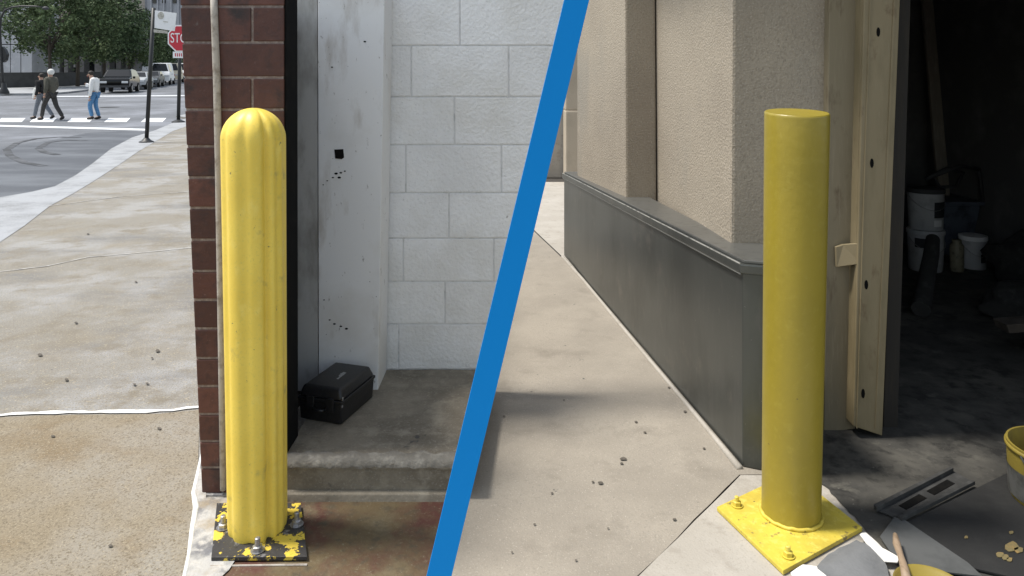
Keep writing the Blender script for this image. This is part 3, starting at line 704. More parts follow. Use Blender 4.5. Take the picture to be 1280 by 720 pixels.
for i, (x, y, s) in enumerate(((1265,684,9),(1274,688,6),(1250,694,5),(1257,697,5),(1262,700,4),(1208,672,2.5),(1264,666,3))):
    q = MB(); pts = [(x+s*math.cos(t)*rnd.uniform(.75,1.2), y+s*.7*math.sin(t)*rnd.uniform(.7,1.2)) for t in [k*math.pi/4.5 for k in range(9)]]
    q.prism(gq(pts, .0195), (0,0,.002))
    lab = ['largest dry yellow leaf on the black mat','dry yellow leaf at the frame edge beside the largest leaf','small dry leaf left of the other leaves in its cluster','small dry leaf in the middle of the leaf cluster','small dry leaf nearest the camera in the cluster','tiny pale leaf alone on the mat near the board scrap','tiny pale leaf alone behind the leaf cluster'][i]
    setp(q.build('dry_leaf', M['leaf_y']), lab, 'leaf', 'dry leaves on the mat')
# yellow bucket at right edge
c = Vector((1.72,2.27,.02))
yb = empty('paint_bucket', c, 'yellow paint bucket with a pale lower label, standing at the right edge', 'bucket')
q = MB(); q.lathe([(.124,0),(.128,.01),(.134,.14),(.136,.175),(.130,.175),(.124,.02)], c, 48); q.build('shell', M['yellow_dim'], yb, smooth=True, angle=40)
q = MB(); q.lathe([(.134,.155),(.140,.157),(.140,.166),(.135,.168)], c, 48, cap=False); q.build('rim', M['yellow_dim'], yb, smooth=True)
q = MB(); q.lathe([(.1295,.012),(.1335,.10)], c, 48, cap=False); q.build('paper_label', M['tin_label'], yb, smooth=True)
q = MB(); q.tube([c+Vector((-.138*math.cos(t), -.03-.105*math.sin(t), .16-.11*math.sin(t))) for t in [k*math.pi/16 for k in range(17)]], .003, 6); q.build('wire_handle', M['shop_metal'], yb, smooth=True)

# buckets in the room
def bucket(p, r, h, label, lidm, grp=None, bands=()):
    b_ = empty('plastic_bucket', p, label, 'bucket', grp)
    q = LMB(); q.lathe([(r*.90,0),(r*.93,.004),(r,h-.035)], (0,0,0), 36); q.build('shell', M['bucket'], b_, smooth=True, angle=40)
    q = LMB(); q.lathe([(r*1.04,h-.034),(r*1.05,h-.03),(r*1.05,h-.012),(r*1.03,h-.004),(r*.7,h)], (0,0,0), 36); q.build('lid', lidm, b_, smooth=True, angle=40)
    for (a0, a1, z0, z1, m_) in bands:
        q = LMB(); prev = None
        for k in range(13):
            t = R(a0+(a1-a0)*k/12); rr = r+.0015
            a = q.bm.verts.new((rr*math.cos(t)*(.93+.07*z0/h), rr*math.sin(t)*(.93+.07*z0/h), z0)); b = q.bm.verts.new((rr*math.cos(t)*(.93+.07*z1/h), rr*math.sin(t)*(.93+.07*z1/h), z1))
            if prev: q.bm.faces.new([prev[0], a, b, prev[1]])
            prev = (a, b)
        q.build('printed_label', m_, b_, smooth=True)
    q = LMB(); q.tube([(-(r+.004)*math.cos(t), -(r*.5+.06)*math.sin(t)-.001, h*.8-.09*math.sin(t)) for t in [k*math.pi/14 for k in range(15)]], .0022, 6); q.build('wire_handle', M['steel'], b_, smooth=True)
    return b_
p0 = Vector(((1157-640)/900*5.1, 5.1, .01))
bucket(p0, .116, .29, 'lower of two stacked white buckets just inside the doorway, with a dark band', M['bucket'], 'stacked white buckets', ((205,262,.17,.235,M['dk_label']),))
bucket(p0+Vector((0,0,.291)), .116, .29, 'upper of two stacked white buckets just inside the doorway, with a dark square label', M['planter'], 'stacked white buckets', ((268,325,.09,.20,M['dk_label']),(268,300,.03,.075,M['sign_white'])))
p1 = Vector(((1216-640)/900*5.15, 5.15, .01))
bucket(p1, .088, .235, 'small white lidded bucket in front of the blue bin', M['sign_white'], None, ((272,300,.05,.11,M['dk_label']),))
q = MB(); c = Vector(((1196-640)/900*5.05, 5.05, .01)); q.lathe([(.04,0),(.045,.01),(.045,.18),(.03,.20),(.03,.22)], c, 20); setp(q.build('jar', M['olive'], smooth=True, angle=40), 'narrow murky jar between the stacked buckets and the small bucket', 'jar')
bn = empty('storage_bin', Vector((3.42,5.75,.01)), 'dark blue grey plastic bin behind the small white bucket', 'bin')
q = MB(); q.hexa([(3.2,5.5,.01),(3.5,5.5,.01),(3.5,5.9,.01),(3.2,5.9,.01)], [(3.15,5.45,.40),(3.55,5.45,.40),(3.55,5.95,.40),(3.15,5.95,.40)], .01); q.build('tub', M['blue_plastic'], bn)
q = MB(); q.box((3.13,5.43,.401),(3.57,5.97,.43), .006); q.build('lid', M['blue_plastic'], bn)
# leaning planks
for i, (xt, yt, xb, yb_, Yk, w) in enumerate(((1150,25,1172,225,5.75,14),(1184,20,1206,215,5.8,12),(1213,18,1228,220,5.85,11),(1236,14,1254,235,5.9,9))):
    q = MB(); a = W(xt,yt-60,Yk+.25); b = W(xb,yb_,Yk); d = (b-a); t = (0.012-b.z)/d.z if d.z else 0; b2 = b + d*t
    ww = w/900*Yk
    q.prism([a, a+Vector((ww,0,0)), b2+Vector((ww,0,0)), b2], (0,.03,0), .003)
    lab = ['leftmost long dark plank leaning in the room behind the white buckets','second long dark plank from the left leaning in the dark room','third long dark plank from the left leaning in the dark room','rightmost long thin plank leaning in the dark room'][i]
    setp(q.build('plank', M['plank']), lab, 'plank', 'planks leaning in the dark room')
q = MB(); q.tube([(3.05,5.3,.62),(3.2,5.3,.70),(3.35,5.35,.66),(3.3,5.35,.56),(3.15,5.3,.56),(3.1,5.3,.64),(3.3,5.3,.72),(3.5,5.4,.68)], .014, 10)
q.tube([(3.5,5.4,.68),(3.55,5.45,.55),(3.56,5.45,.43)], .014, 10)
setp(q.build('cable', M['planter'], smooth=True), 'loose loops of dark grey cable on top of the blue bin', 'cable')
q = MB()
for k in range(14):
    pass
def blob(name, c, rx, ry, rz, m, sd, label, cat):
    bm = bmesh.new(); bmesh.ops.create_icosphere(bm, subdivisions=4, radius=1)
    for v_ in bm.verts:
        n_ = mnoise.noise(v_.co*1.6+Vector((sd,0,0)))*.35 + abs(mnoise.noise(v_.co*4+Vector((0,sd,0))))*.25
        v_.co = v_.co*(1+n_); v_.co = Vector((v_.co.x*rx, v_.co.y*ry, max(-.55, v_.co.z)*rz)) + c
    zmin = min(v_.co.z for v_ in bm.verts)
    for v_ in bm.verts: v_.co.z += .010-zmin
    q = MB(); q.bm.free(); q.bm = bm; setp(q.build(name, m, smooth=True), label, cat)
blob('rubbish_bag', Vector((3.38,4.75,0)), .20,.18,.20, M['shop_metal'], 3, 'slumped dark rubbish bag on the floor right of the small white bucket', 'bag')
blob('cloth_heap', Vector((2.95,4.05,0)), .26,.20,.12, M['shop_metal'], 9, 'low heap of dark grey cloth on the dark shop floor', 'cloth')
blob('rubble_heap', Vector((3.1,3.45,0)), .22,.16,.12, M['shaded_shop_floor'], 5, 'low dark heap of debris at the right edge of the shop floor', 'debris')
q = MB(); q.tube([(2.30,4.05,.06),(2.44,4.25,.14),(2.62,4.5,.26),(2.70,4.62,.33)], [.05,.048,.045,.04], 16)
setp(q.build('duct_pipe', M['shop_metal'], smooth=True, angle=50), 'short thick dark grey pipe lying propped up in front of the stacked buckets', 'pipe')
q = MB(); q.prism([W(1258,406,3.4),W(1330,401,3.4),W(1330,412,3.4),W(1262,417,3.4)], (0,.10,0), .004); q.prism([W(1290,410,3.5),W(1296,410,3.5),W(1296,458,3.5),W(1290,458,3.5)], (0,.03,0), .002)
setp(q.build('plank_end', M['bark']), 'grey plank end on a support at the right edge of the room', 'plank')
q = MB(); q.tube([(2.15,3.95,.02),(2.3,4.2,.25),(2.42,4.4,.45),(2.5,4.5,.5)], [.045,.04,.035,.03], 14)
# ------------------------------------------------------------------ far left: street
# signs
def post_sign(): pass
p = G(183,178); ps = empty('sign_post', p, 'black leaning post with a square white sign in front of the stop sign', 'sign post')
Ys = p.y; topp = W(192,10,Ys)
q = MB(); q.tube([p, topp], .042, 10); q.build('post', M['black_metal'], ps, smooth=True)
q = MB(); q.lathe([(.15,0),(.15,.02),(.09,.05),(.05,.10)], p, 16); q.build('base', M['black_metal'], ps, smooth=True, angle=40)
q = MB(); q.prism([W(193.5,13,Ys-.05), W(220.5,16.5,Ys-.05), W(218,39,Ys-.05), W(193,35,Ys-.05)], (0,.02,0), .004); sg = q.build('sign_panel', M['sign_white'], ps)
q = MB(); q.prism([W(201+4*math.cos(t), 19.5+4.6*math.sin(t), Ys-.054) for t in [k*math.pi/8 for k in range(16)]], (0,.003,0)); q.prism([W(204,26.5,Ys-.054), W(210,27,Ys-.054), W(210,28,Ys-.054), W(204,27.5,Ys-.054)], (0,.003,0)); q.build('emblem', M['sign_back'], sg)
q = MB(); q.prism([W(192,36.5,Ys-.03), W(209,38.5,Ys-.03), W(209,42,Ys-.03), W(192,40.5,Ys-.03)], (0,.02,0), .003); q.build('lower_plate', M['sign_back'], ps)
p = G(223,153); Ys = p.y
ss = empty('stop_sign', p, 'red octagonal stop sign on a dark post, half hidden behind the brick pillar', 'stop sign')
q = MB(); q.tube([p, W(225.5,32,Ys+.06)], .055, 10); q.build('post', M['black_metal'], ss, smooth=True)
q = MB(); q.lathe([(.2,0),(.2,.03),(.07,.09)], p, 16); q.build('base', M['black_metal'], ss, smooth=True, angle=40)
oc = (226.5, 48)
def octo(r, Y): return [W(oc[0]+r*math.cos(math.pi/8+k*math.pi/4), oc[1]+r*math.sin(math.pi/8+k*math.pi/4), Y) for k in range(8)]
q = MB(); q.prism(octo(18.2,Ys-.03), (0,.02,0)); o1 = q.build('border', M['sign_white'], ss)
q = MB(); q.prism(octo(16.4,Ys-.040), (0,.009,0)); o2 = q.build('sign_face', M['sign_red'], ss)
def text(body, size, loc, m, parent, name='lettering', rz=0, ext=.003):
    cu = bpy.data.curves.new(name, 'FONT'); cu.body = body; cu.size = size; cu.align_x = 'CENTER'; cu.align_y = 'CENTER'; cu.extrude = ext
    to = bpy.data.objects.new('tmp', cu); C.objects.link(to)
    to.rotation_euler = (math.pi/2, 0, rz); to.location = loc
    bpy.context.view_layer.update()
    dg = bpy.context.evaluated_depsgraph_get()
    me = bpy.data.meshes.new_from_object(to.evaluated_get(dg)); me.transform(Matrix.Diagonal((.66,1,1,1))); me.transform(to.matrix_world)
    bpy.data.objects.remove(to)
    me.materials.clear(); me.materials.append(m)
    o = bpy.data.objects.new(name, me); C.objects.link(o); o.parent = parent
    if parent.type == 'EMPTY': o.matrix_parent_inverse = Matrix.Translation(parent.location).inverted()
    return o
text('STOP', .44, W(226.5,48,Ys-.046), M['sign_white'], o2)
q = MB(); q.prism([W(216,64.5,Ys-.03), W(237,64.5,Ys-.03), W(237,72.5,Ys-.03), W(216,72.5,Ys-.03)], (0,.02,0), .004); pq = q.build('lower_plate', M['sign_white'], ss)
q = MB(); rnd = random.Random(4)
for k in range(7):      # unreadable red characters
    x = 218.5 + k*2.5; q.prism([W(x,66.5,Ys-.034), W(x+1.2,66.5,Ys-.034), W(x+1.6,70.6,Ys-.034), W(x+.4,70.6,Ys-.034)], (0,.003,0))
q.build('lettering', M['sign_red'], pq)

# street lamp
p = GR(5,117,.13); lp = empty('street_lamp', p, 'black street lamp with a curved arm reaching right, at the left edge', 'street lamp'); Yl = p.y
q = MB(); path = [p, W(3,95,Yl), W(1,60,Yl), W(0,38,Yl), W(1,22,Yl), W(6,13,Yl), W(15,9,Yl), W(28,7.5,Yl), W(44,8,Yl), W(54,9,Yl)]
q.tube(path, [.10,.085,.075,.07,.065,.06,.055,.05,.05,.045], 10); q.build('pole', M['black_metal'], lp, smooth=True)
q = MB(); q.lathe([(.3,0),(.3,.1),(.18,.35),(.11,.7)], p, 16); q.build('base', M['black_metal'], lp, smooth=True, angle=40)
q = MB(); c = W(57,10,Yl); q.lathe([(.08,.10),(.2,.0),(.2,-.06),(.06,-.12)], c, 16); q.build('lamp_head', M['planter'], lp, smooth=True)
q = MB(); q.prism([W(2.5,58,Yl), W(6,62,Yl), W(8.5,68,Yl), W(7,75,Yl), W(4,78,Yl), W(2,78,Yl)], (0,.25,0), .02); q.build('signal_box', M['black_metal'], lp)

# planter wall
mb = MB(); a = GR(-30,110.5,.13); b = GR(60,108.5,.13); c = GR(128,105,.13)
def wallseg(a, b, h, t=.5):
    mb.hexa([a, b, b+Vector((0,t,0)), a+Vector((0,t,0))], [a+Vector((0,0,h)), b+Vector((0,0,h)), b+Vector((0,t,h)), a+Vector((0,t,h))], .02)
wallseg(a, b, 1.22); wallseg(b+Vector((.005,0,0)), c, 1.18)
setp(mb.build('planter_wall', M['planter']), 'long low dark planter wall across the road, behind the walking people', 'wall')

# office building with arcade
ob = empty('office_building', (-48,74,RZ(74)), 'grey concrete office building with a dark ground arcade behind the street trees', 'building')
Yo = 76
mb = MB(); mb.prism([W(-60,-200,Yo+3), W(166,-200,Yo+3), W(166,100,Yo+3), W(-60,100,Yo+3)], (0,2,0)); mb.build('glazing', M['dark_glass'], ob)
mb = MB(); mb.prism([W(38,-200,Yo-1), W(160,-200,Yo-1), W(160,22,Yo-1), W(38,22,Yo-1)], (0,3.5,0), .05); mb.build('upper_storey', M['tan_far'], ob)
for x, w in ((48,5),(63,11),(80,5),(97,8),(118,9),(132,5),(145,6),(157,4),(167,4)):
    mb = MB(); mb.prism([W(x,22.3,Yo), W(x+w,22.3,Yo), W(x+w,100,Yo), W(x,100,Yo)], (0,1,0), .05); mb.build('pier', M['grey_pier'], ob)
mb = MB()
for x0, x1 in ((-60,-32),(-30,-1),(0.5,12.5),(13.5,25.5),(26.5,40)):
    dx = -2 if x1 == 40 else 0
    for y0, y1 in ((-200,-61),(-60,55),(56,93.5)):
        mb.prism([W(x0,y0,66), W(x1+dx*(1 if y1 < 60 else 0),y0,66), W(x1,y1,66), W(x0,y1,66)], (0,4,0), .03)
mb.build('corner_pier', M['pale_concrete'], ob)
mb = MB(); mb.prism([W(-20,-200,65.9), W(8,-200,65.9), W(8,14,65.9), W(-20,14,65.9)], (0,.09,0)); mb.build('dark_window', M['dark_glass'], ob)
for (x, y, s) in ((78,83,8),(88,82,6),(50,86,5)):
    mb = MB(); mb.prism([W(x,y-s*.3,Yo+2.7), W(x+s,y-s*.3,Yo+2.7), W(x+s,y+s*.35,Yo+2.7), W(x,y+s*.35,Yo+2.7)], (0,.2,0)); mb.build('shop_window_sign', M['car_pale'], ob)
# pale tower
tw = empty('pale_tower', (-70,135,RZ(135)), 'pale tall tower block with narrow dark windows, rising above the trees', 'building')
mb = MB(); mb.prism([W(140,-260,130), W(236,-260,130), W(238,97,130), W(140,97,130)], (0,12,0)); mb.build('wall', M['pale_concrete'], tw)
mb = MB(); 
for x in (145,152,159,166,173,180,188,196,204,213,222,231):
    mb = MB(); mb.prism([W(x,-250,129.6), W(x+1.2,-250,129.6), W(x+1.2,60,129.6), W(x,60,129.6)], (0,.39,0)); mb.build('rib', M['pale_concrete'], tw)
for x in (148,162,191,202.5,216,226):
    for k in range(6):
        y0 = 4 - k*16
        mb = MB(); mb.prism([W(x,y0-8,129.8), W(x+4,y0-8,129.8), W(x+4,y0,129.8), W(x,y0,129.8)], (0,.19,0)); mb.build('window', M['dark_glass'], tw)

# trees
def tree(p, hgt, r, sd, label, m, n=150, leaf=.30):
    rnd = random.Random(sd)
    t = empty('street_tree', p, label, 'tree', 'street trees in front of the office building')
    q = LMB(); bz = hgt*.42
    q.tube([(0,0,0),(.04,0,bz*.5),(-.03,.02,bz),(.05,0,hgt*.68)], [.17,.13,.11,.05], 8)
    for k in range(8):
        a = rnd.uniform(0,6.28); rr = r*rnd.uniform(.55,.9); z = rnd.uniform(.5,.88)*hgt
        q.tube([(0,0,bz*rnd.uniform(.75,1.1)),(rr*.45*math.cos(a),rr*.45*math.sin(a),bz+(z-bz)*.55),(rr*math.cos(a),rr*math.sin(a),z)], [.07,.045,.015], 6)
    q.build('trunk', M['bark'], t, smooth=True)
    q = LMB(); cz = hgt*.66; rz = hgt*.40
    for k in range(n):
        while True:
            v_ = Vector((rnd.uniform(-1,1),rnd.uniform(-1,1),rnd.uniform(-1,1)))
            if .35 < v_.length < 1: break
        w = v_.length; v_ = v_.normalized()*(.45+.55*w**.7)*rnd.uniform(.8,1.12)
        c = Vector((v_.x*r, v_.y*r, cz+v_.z*rz)); cr = r*rnd.uniform(.13,.26)
        for j in range(52):
            d = Vector((rnd.gauss(0,.5),rnd.gauss(0,.5),rnd.gauss(0,.38)))*cr
            o_ = c+d; s = leaf*rnd.uniform(.5,1.15)
            a = Vector((rnd.uniform(-1,1),rnd.uniform(-1,1),rnd.uniform(-.7,.7))).normalized(); b = a.cross(Vector((rnd.uniform(-1,1),rnd.uniform(-1,1),rnd.uniform(-1,1)))).normalized()
            q.face([o_-a*s*.5, o_+b*s*.32, o_+a*s*.5, o_-b*s*.32])
    me_o = q.build('crown', m, t)
    return t
def gpt(x, Y, dz=.13): return Vector(((x-640)/900*Y, Y, RZ(Y)+dz))
tree(gpt(62,57), 8.2, 3.2, 1, 'broad green street tree leftmost in the row, beside the concrete corner pier', M['leaf'])
tree(gpt(97,61), 8.6, 3.5, 2, 'largest green street tree, second from the left behind the crosswalk', M['leaf'])
tree(gpt(130,67), 8.4, 3.4, 3, 'middle green street tree, behind the black parked car', M['leaf2'])
tree(gpt(161,76), 7.6, 3.3, 4, 'green street tree fourth from the left, behind the silver car', M['leaf'])
tree(gpt(190,90), 7.0, 3.3, 5, 'smaller dark street tree directly above the white vans', M['leaf2'])
tree(gpt(217,106), 6.2, 3.2, 6, 'farthest street tree, partly behind the stop sign', M['leaf2'])

# cars
def car(p, yaw, paint, kind, label, front=True):
    t = empty('parked_car' if kind != 'van' else 'parked_van', p, label, 'car' if kind != 'van' else 'van', 'vehicles parked along the far kerb', yaw)
    if kind == 'sedan': L0, Wd, prof, green = 4.6, 1.8, [(-2.3,.35),(-2.3,.75),(-2.1,.88),(-1.2,.95),(-.55,1.38),(.75,1.42),(1.55,1.0),(2.2,.95),(2.3,.7),(2.3,.35)], [(-1.08,.98),(-.5,1.34),(.7,1.38),(1.4,1.0)]
    elif kind == 'suv': L0, Wd, prof, green = 4.8, 1.9, [(-2.4,.38),(-2.4,.82),(-2.3,.98),(-1.35,1.08),(-.65,1.62),(.4,1.70),(1.7,1.62),(2.3,1.15),(2.4,.9),(2.4,.38)], [(-1.18,1.12),(-.62,1.56),(.4,1.63),(1.6,1.56),(2.0,1.15)]
    else: L0, Wd, prof, green = 5.4, 2.0, [(-2.7,.4),(-2.7,.95),(-2.45,1.15),(-1.9,1.25),(-1.35,2.1),(2.6,2.2),(2.7,1.9),(2.7,.4)], [(-1.75,1.3),(-1.28,2.0),(.1,2.04),(.1,1.3)]
    q = LMB(); hw = Wd/2
    lo = [(x, -hw, z) for x, z in prof]
    t_ = bmesh.new(); n = len(prof)
    def yy(z): return hw - max(0, (z-.95))*.32 - max(0, .5-z)*.3
    a = [t_.verts.new((x, -yy(z), z)) for x, z in prof]; b = [t_.verts.new((x, yy(z), z)) for x, z in prof]
    t_.faces.new(a); t_.faces.new(b[::-1])
    for i in range(n): t_.faces.new([a[i], b[i], b[(i+1)%n], a[(i+1)%n]])
    q._merge(t_, .09, 4); q.build('body', paint, t, smooth=True, angle=35)
    # side glass
    for s in (-1,1):
        q = LMB(); q.prism([(x, s*(yy(z)+.004), z) for x, z in green], (0, s*.012, 0)); q.build('side_window', M['car_glass'], t)
    i0 = 2 if kind != 'van' else 3
    (xa, za), (xb, zb) = prof[3], prof[4]
    d = Vector((xb-xa,0,zb-za)); nrm = Vector((-d.z,0,d.x)).normalized()
    q = LMB(); A_ = Vector((xa,0,za))+d*.08; B_ = Vector((xa,0,za))+d*.92
    q.prism([Vector((A_.x,-yy(A_.z)+.1,A_.z))+nrm*.004, Vector((A_.x,yy(A_.z)-.1,A_.z))+nrm*.004, Vector((B_.x,yy(B_.z)-.12,B_.z))+nrm*.004, Vector((B_.x,-yy(B_.z)+.12,B_.z))+nrm*.004], nrm*.012); q.build('windscreen', M['car_glass'], t)
    for sx in (-1,1):
        for sy in (-1,1):
            q = LMB(); cx = sx*L0*.30; q.tube([(cx,sy*(hw-.2),.33),(cx,sy*(hw+.012),.33)], .33, 20); w_ = q.build('wheel', M['tyre'], t, smooth=True, angle=40)
            q = LMB(); q.tube([(cx,sy*(hw+.013),.33),(cx,sy*(hw+.022),.33)], .20, 16); q.build('rim', M['rim'], w_, smooth=True, angle=40)
    zf_ = prof[1][1]
    for s in (-1,1):
        q = LMB(); q.box((prof[3][0]+.15, s*(hw+.09)-.08, .98), (prof[3][0]+.27, s*(hw+.09)+.08, 1.14), .03); q.build('wing_mirror', paint, t, smooth=True, angle=40)
    for s in (-1,1):
        q = LMB(); q.box((-L0/2-.02, s*(hw-.3)-.2, zf_-.16), (-L0/2+.12, s*(hw-.3)+.2, zf_-.02), .02); q.build('headlight', M['lamp_clear'], t)
        q = LMB(); q.box((L0/2-.1, s*(hw-.2)-.12, zf_-.1), (L0/2+.02, s*(hw-.2)+.12, zf_+.1), .02); q.build('rear_light', M['lamp_red'], t)
    q = LMB(); q.box((-L0/2-.015, -.45, zf_-.30), (-L0/2+.1, .45, zf_-.12), .01); q.build('grille', M['black'], t)
    q = LMB(); q.box((-L0/2-.05, -hw+.06, .36), (-L0/2+.1, hw-.06, .50), .03); q.build('bumper', M['planter'] if kind=='suv' else paint, t)
    return t
hd = math.atan2(40,-14)      # heading of the street
cars = [('suv','car_black','black parked SUV nearest the crossing, behind the person in white',51.5),('sedan','car_silver','silver parked sedan directly behind the black SUV',58),('sedan','car_grey','dark grey parked sedan between the silver sedan and the white van',64.5),
        ('van','car_white','tall white parked van, nearest of the vans',71),('van','car_beige','beige parked van behind the nearest white van',78.5),('van','car_pale','pale grey parked van beyond the beige van',86.5),('sedan','car_white','small white parked car, farthest in the row beside the stop sign post',96)]
for kind, pt, lab, Y in cars:
    X = -28.0 - (Y-51.5)*.335
    car(Vector((X, Y, RZ(Y)+.003)), hd, M[pt], kind, lab)

# people
def skin(verts, edges, rad, sub=1):
    me = bpy.data.meshes.new('sk'); me.from_pydata([Vector(v_) for v_ in verts], edges, []); o = bpy.data.objects.new('sk', me); C.objects.link(o)
    md = o.modifiers.new('s','SKIN'); 
    for i, r_ in enumerate(rad):
        sv = me.skin_vertices[0].data[i]; rr = r_ if hasattr(r_,'__len__') else (r_, r_); sv.radius = rr; sv.use_root = (i == 0)
    md.use_smooth_shade = True
    s = o.modifiers.new('b','SUBSURF'); s.levels = sub; s.render_levels = sub
    bpy.context.view_layer.update(); dg = bpy.context.evaluated_depsgraph_get()
    out = bpy.data.meshes.new_from_object(o.evaluated_get(dg)); bpy.data.objects.remove(o)
    return out
def person(p, yaw, J, label, mats, sc=1.0, extra=None):
    """J: joint name -> local xyz; x forward, y left, z up"""
    t = empty('person', p, label, 'person', None, yaw); t.scale = (sc,sc,sc)
    def add(name, vs, es, rs, m, parent=t, sub=1):
        me = skin(vs, es, rs, sub); me.materials.clear(); me.materials.append(m)
        for f in me.polygons: f.use_smooth = True
        o = bpy.data.objects.new(name, me); C.objects.link(o); o.parent = parent; return o
    names = ['pelvis','waist','chest','neck','head','crown','shL','elL','wrL','haL','shR','elR','wrR','haR','hipL','knL','anL','toL','hipR','knR','anR','toR']
    idx = {k:i for i,k in enumerate(names)}
    rs = dict(pelvis=(.13,.12),waist=(.11,.10),chest=(.14,.11),neck=.055,head=(.085,.10),crown=(.06,.07),shL=.06,elL=.042,wrL=.03,haL=.035,shR=.06,elR=.042,wrR=.03,haR=.035,hipL=.085,knL=.055,anL=.04,toL=.038,hipR=.085,knR=.055,anR=.04,toR=.038)
    E_ = [('pelvis','waist'),('waist','chest'),('chest','neck'),('neck','head'),('head','crown'),('chest','shL'),('shL','elL'),('elL','wrL'),('wrL','haL'),('chest','shR'),('shR','elR'),('elR','wrR'),('wrR','haR'),('pelvis','hipL'),('hipL','knL'),('knL','anL'),('anL','toL'),('pelvis','hipR'),('hipR','knR'),('knR','anR'),('anR','toR')]
    vs = [J[k] for k in names]; es = [(idx[a],idx[b]) for a,b in E_]; rr = [rs[k] for k in names]
    body = add('body', vs, es, rr, mats['skin'])
    # fingers and thumbs
    bm = bmesh.new(); bm.from_mesh(body.data)
    q = MB(); q.bm.free(); q.bm = bm
    for s in ('L','R'):
        h = Vector(J['ha'+s]); w_ = Vector(J['wr'+s]); d = (h-w_).normalized(); sd_ = d.cross(Vector((0,1,0)))
        sd_ = sd_.normalized() if sd_.length > .1 else Vector((1,0,0))
        for k, ln_ in enumerate((.065,.075,.072,.055)):
            a = h + sd_*(k-1.5)*.018 + d*.02; q.tube([a, a+d*ln_*.6, a+d*ln_+Vector((.012,0,0))], [.009,.008,.006], 6)
        a = h - sd_*.03; q.tube([a, a - sd_*.025 + d*.03, a - sd_*.025 + d*.055], [.010,.009,.007], 6)
    hd_ = Vector(J['head']); fw = Vector(J.get('face',(1,0,0))).normalized()
    q.tube([hd_+fw*.07+Vector((0,0,.02)), hd_+fw*.115+Vector((0,0,-.01)), hd_+fw*.09+Vector((0,0,-.02))], [.008,.014,.010], 6)   # nose
    lat = fw.cross(Vector((0,0,1))).normalized()
    for s in (-1,1): q.tube([hd_+lat*s*.075, hd_+lat*s*.095], [.025,.02], 8)                                                        # ears
    bm.to_mesh(body.data); bm.free()
    for f in body.data.polygons: f.use_smooth = True
    body.data.materials.clear(); body.data.materials.append(mats['skin'])
    q = LMB()
    for s in (-1,1): q.tube([hd_+fw*.082+lat*s*.032+Vector((0,0,.022)), hd_+fw*.094+lat*s*.032+Vector((0,0,.022))], .010, 8)
    q.build('eyes', M['hair'], t)
    q = LMB(); q.tube([hd_+fw*.085+lat*-.025+Vector((0,0,-.045)), hd_+fw*.097+Vector((0,0,-.047)), hd_+fw*.085+lat*.025+Vector((0,0,-.045))], .006, 6); q.build('mouth', M['sign_red'], t)
    # clothes
    jk = ['pelvis','waist','chest','neck','shL','elL','wrL','shR','elR','wrR']; ji = {k:i for i,k in enumerate(jk)}
    f = mats.get('fat',1.0)
    jr = dict(pelvis=(.165*f,.145*f),waist=(.15*f,.135*f),chest=(.175*f,.14*f),neck=.075,shL=.088*f,elL=.068*f,wrL=.052,shR=.088*f,elR=.068*f,wrR=.052)
    jv = [Vector(J[k]) for k in jk]; jv[0] = jv[0]+Vector((0,0,mats.get('hem',-.03))); 
    add('jacket', jv, [(ji[a],ji[b]) for a,b in E_ if a in ji and b in ji], [jr[k] for k in jk], mats['top'])
    tk = ['pelvis','hipL','knL','anL','hipR','knR','anR']; ti = {k:i for i,k in enumerate(tk)}
    tr = dict(pelvis=(.145,.13),hipL=.105,knL=.078,anL=.066,hipR=.105,knR=.078,anR=.066)
    add('trousers', [J[k] for k in tk], [(ti[a],ti[b]) for a,b in E_ if a in ti and b in ti], [tr[k] for k in tk], mats['legs'])
    for s in ('L','R'):
        a = Vector(J['an'+s]); b = Vector(J['to'+s]); 
        q = LMB(); q.tube([a+(a-b).normalized()*.05+Vector((0,0,-.03)), a+Vector((0,0,-.03)), a.lerp(b,.6)+Vector((0,0,-.015)), b], [.04,.055,.05,.03], 10); q.build('shoe', M['hair'], t, smooth=True)
    # hair / hood
    q = LMB(); c = hd_+Vector((0,0,.03))-fw*.02
    pr = [(.02,-.10),(.085,-.07),(.112,0),(.10,.06),(.06,.105),(.01,.12)] if mats.get('hood') else [(.06,-.06),(.096,0),(.092,.05),(.06,.09),(.01,.105)]
    q.lathe(pr, c-fw*.015, 16); q.build('hood' if mats.get('hood') else 'hair', mats['hairm'], t, smooth=True)
    return t
def J0(**k):
    J = dict(pelvis=(0,0,.95),waist=(0,0,1.12),chest=(.0,0,1.38),neck=(.01,0,1.53),head=(.03,0,1.65),crown=(.02,0,1.75),
             shL=(0,.19,1.43),elL=(-.03,.24,1.15),wrL=(.05,.25,.92),haL=(.08,.25,.85),shR=(0,-.19,1.43),elR=(-.03,-.24,1.15),wrR=(.05,-.25,.92),haR=(.08,-.25,.85),
             hipL=(0,.09,.90),knL=(.05,.10,.49),anL=(-.02,.10,.09),toL=(.14,.11,.04),hipR=(0,-.09,.90),knR=(.05,-.10,.49),anR=(-.02,-.10,.09),toR=(.14,-.11,.04)); J.update(k); return J
zr_ = -.12
pA = GR(63.5,150.5)
person(pA, R(165), J0(chest=(.03,0,1.38),knL=(.22,.09,.50),anL=(.30,.09,.10),toL=(.46,.10,.05),knR=(-.14,-.09,.50),anR=(-.42,-.09,.13),toR=(-.30,-.10,.04),elL=(-.08,.25,1.17),wrL=(-.02,.26,.94),haL=(.0,.26,.87),elR=(.02,-.25,1.15),wrR=(.14,-.22,.98),haR=(.18,-.2,.93)),
       'person in a loose olive grey jacket and pale hood, striding left across the crosswalk', dict(skin=M['skin'],top=M['olive_coat'],legs=M['dark_trouser'],hairm=M['hood_white'],hood=True,fat=1.12,hem=-.08), 1.02)
pB = GR(52,149.0)
